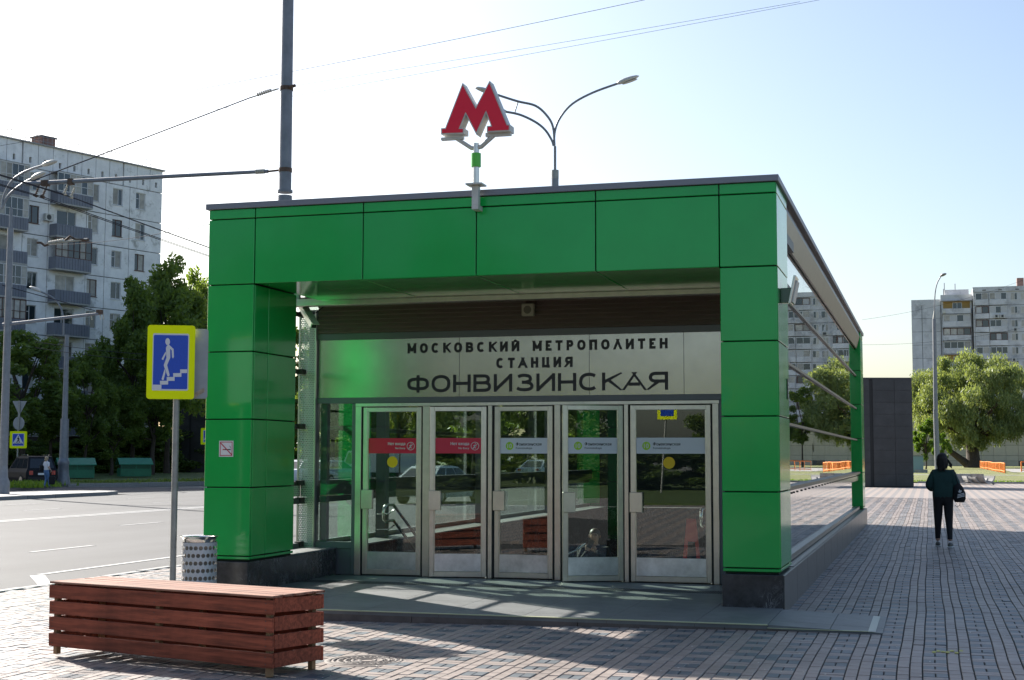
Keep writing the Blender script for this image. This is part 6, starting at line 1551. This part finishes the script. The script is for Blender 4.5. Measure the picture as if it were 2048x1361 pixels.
# woman in white at the far pavement
p2=G(92,976,-.03)
JB=dict(JW);JB.update(rp=(.078,.06),rw=(.082,.06),rc=(.092,.062),rs=.040,re=.028,rwr=.019,rh=.058,rk=.036,ra=.026,ell=v(-.135,.0,.67),wrl=v(-.11,.07,.72),elr=v(.13,-.03,.64),wrr=v(.16,.03,.545),knl=v(-.045,.04,.285),anl=v(-.04,-.03,.055),knr=v(.045,.05,.285),anr=v(.045,.09,.055))
def cb(c): return 0 if c.z>.835 else (1 if (c.z>.555 and abs(c.x)<.145 and not (c.z<.66 and abs(c.x)>.115)) else (0 if c.z>.5 and abs(c.x)>.10 else (2 if c.z>.06 else 0)))
w2=person('fair haired woman in white blouse and jeans walking past the black car',(p2[0],p2[1],-.03),-.25,JB,([skin,cl_white,cl_denim],cb),1.66)
h=MB();h.ell((0,-.006,.922),(.055,.064,.058),8);h.ell((0,-.035,.875),(.052,.030,.05),8);h.build('hair',hair_b,w2,local=True)
for an in(JB['anl'],JB['anr']):
    s=MB();s.ell((an.x,an.y+.025,.025),(.025,.065,.024),8);s.build('shoe',shoe,w2,local=True)
hand(w2,JB['wrr'],v(.1,.2,-1),v(1,0,0),.95,skin);hand(w2,JB['wrl'],v(.2,.5,.6),v(0,1,0),.95,skin)
bb_=thing('handbag','dark carrier bag in the white bloused woman\'s right hand','bag',(p2[0]+.34,p2[1]+.0,.42))
MB().box(-.16,.16,-.07,.07,-.28,.16,bev=.04).build('bag_body',cl_black,bb_,local=True);MB().tube([(-.08,0,.15),(-.05,0,.34),(0,0,.42),(.05,0,.34),(.08,0,.15)],.012,5).build('handle',cl_black,bb_,local=True)
sb_=thing('shoulder_bag','dark bag under the left arm of the white bloused woman','bag',(p2[0]-.27,p2[1]-.02,1.02))
MB().box(-.06,.06,-.14,.14,-.18,.12,bev=.03).build('bag_body',cl_black,sb_,local=True);MB().tube([(0,-.1,.1),(.06,-.02,.32),(.02,.08,.1)],.012,5).build('strap',cl_black,sb_,local=True)
# man on the stairs behind the half open door
mp=PD(1187,1072,22.6)
ht=1.76;feet=float(mp[2])-.925*ht
JM=dict(pelvis=v(0,0,.53),waist=v(0,.0,.62),chest=v(0,.0,.735),neck0=v(0,-.002,.815),neck=v(0,.006,.848),head0=v(0,.022,.882),head=v(0,.026,.922),headtop=v(0,.02,.962),
 shl=v(-.112,0,.79),ell=v(-.13,.05,.665),wrl=v(-.03,.13,.80),shr=v(.112,0,.79),elr=v(.14,.05,.665),wrr=v(.055,.14,.79),
 hipl=v(-.05,0,.49),knl=v(-.05,.03,.28),anl=v(-.05,.0,.055),hipr=v(.05,0,.49),knr=v(.05,.06,.32),anr=v(.05,.09,.14),rc=(.115,.075),rs=.045)
def cmn(c): return 0 if c.z>.838 else (1 if c.z>.5 else 2)
mn=person('short haired man in a black jacket on the stairs behind the half open door',(mp[0],mp[1]+.1,feet),math.pi+.12,JM,([skin,cl_black,cl_black],cmn),ht)
h=MB();h.ell((0,.008,.940),(.049,.058,.050),10);h.build('hair',hair_br,mn,local=True)
f=MB()
f.ell((0,.086,.918),(.008,.013,.013),6);f.ell((-.048,.022,.918),(.006,.011,.016),6);f.ell((.048,.022,.918),(.006,.011,.016),6);f.build('nose_and_ears',skin,mn,local=True)
f=MB()
for s_ in(-1,1):f.ell((s_*.018,.074,.930),(.006,.004,.0035),6);f.box(s_*.018-.010,s_*.018+.010,.070,.080,.937,.9405)
f.box(-.014,.014,.070,.080,.893,.896);f.build('eyes_and_mouth',hair_br,mn,local=True)
hand(mn,JM['wrl'],v(.35,.25,.45),v(0,1,0),1.05,skin,.6);hand(mn,JM['wrr'],v(-.35,.15,.55),v(0,1,0),1.05,skin,.6)
fw=Vector((mp[0],mp[1]+.1,feet))+Matrix.Rotation(math.pi+.12,3,'Z')@Vector((.02,.185,.862))*ht
ph=thing('phone','black phone held to the mouth of the man on the stairs','phone',tuple(fw));MB().box(-.04,.04,-.006,.006,-.07,.07,Matrix.Rotation(.5,4,'Y'),.003).build('phone_body',black,ph,local=True)
# invented red A shape for an unidentified red patch seen through the widest door
rp=PD(1383,1075,22.2);rb=thing('red_stand_in','red A shaped stand-in for an unidentified red patch behind the widest glass door','stand-in',(rp[0],rp[1],0))
xb=rp[0];zt_=float(PD(1385,1038,22.2)[2]);rm=MB();rm.prism([(-.20,-.6),(-.12,-.6),(-.06,zt_-.35),(.06,zt_-.35),(.12,-.6),(.20,-.6),(.07,zt_),(-.07,zt_)],-.02,.02,lambda a,b_,d:(xb+a,rp[1]+d,b_));rm.build('red_frame',pubred,rb)
# the leaning sign post behind the viewer that the widest door mirrors
sp_=thing('crossing_sign','leaning yellow edged sign post mirrored in the widest door','road sign',(-6.7,-44.5,-.1))
MB().tube([(-6.7,-44.5,-.1),(-6.4,-44.6,4.4)],.05,10).build('post',galv,sp_);MB().box(-6.85,-5.95,-44.52,-44.48,3.35,4.4).build('yellow_board',yellow,sp_);MB().box(-6.7,-6.1,-44.475,-44.47,3.5,4.25).build('blue_field',blue,sp_)
bpy.context.view_layer.update()
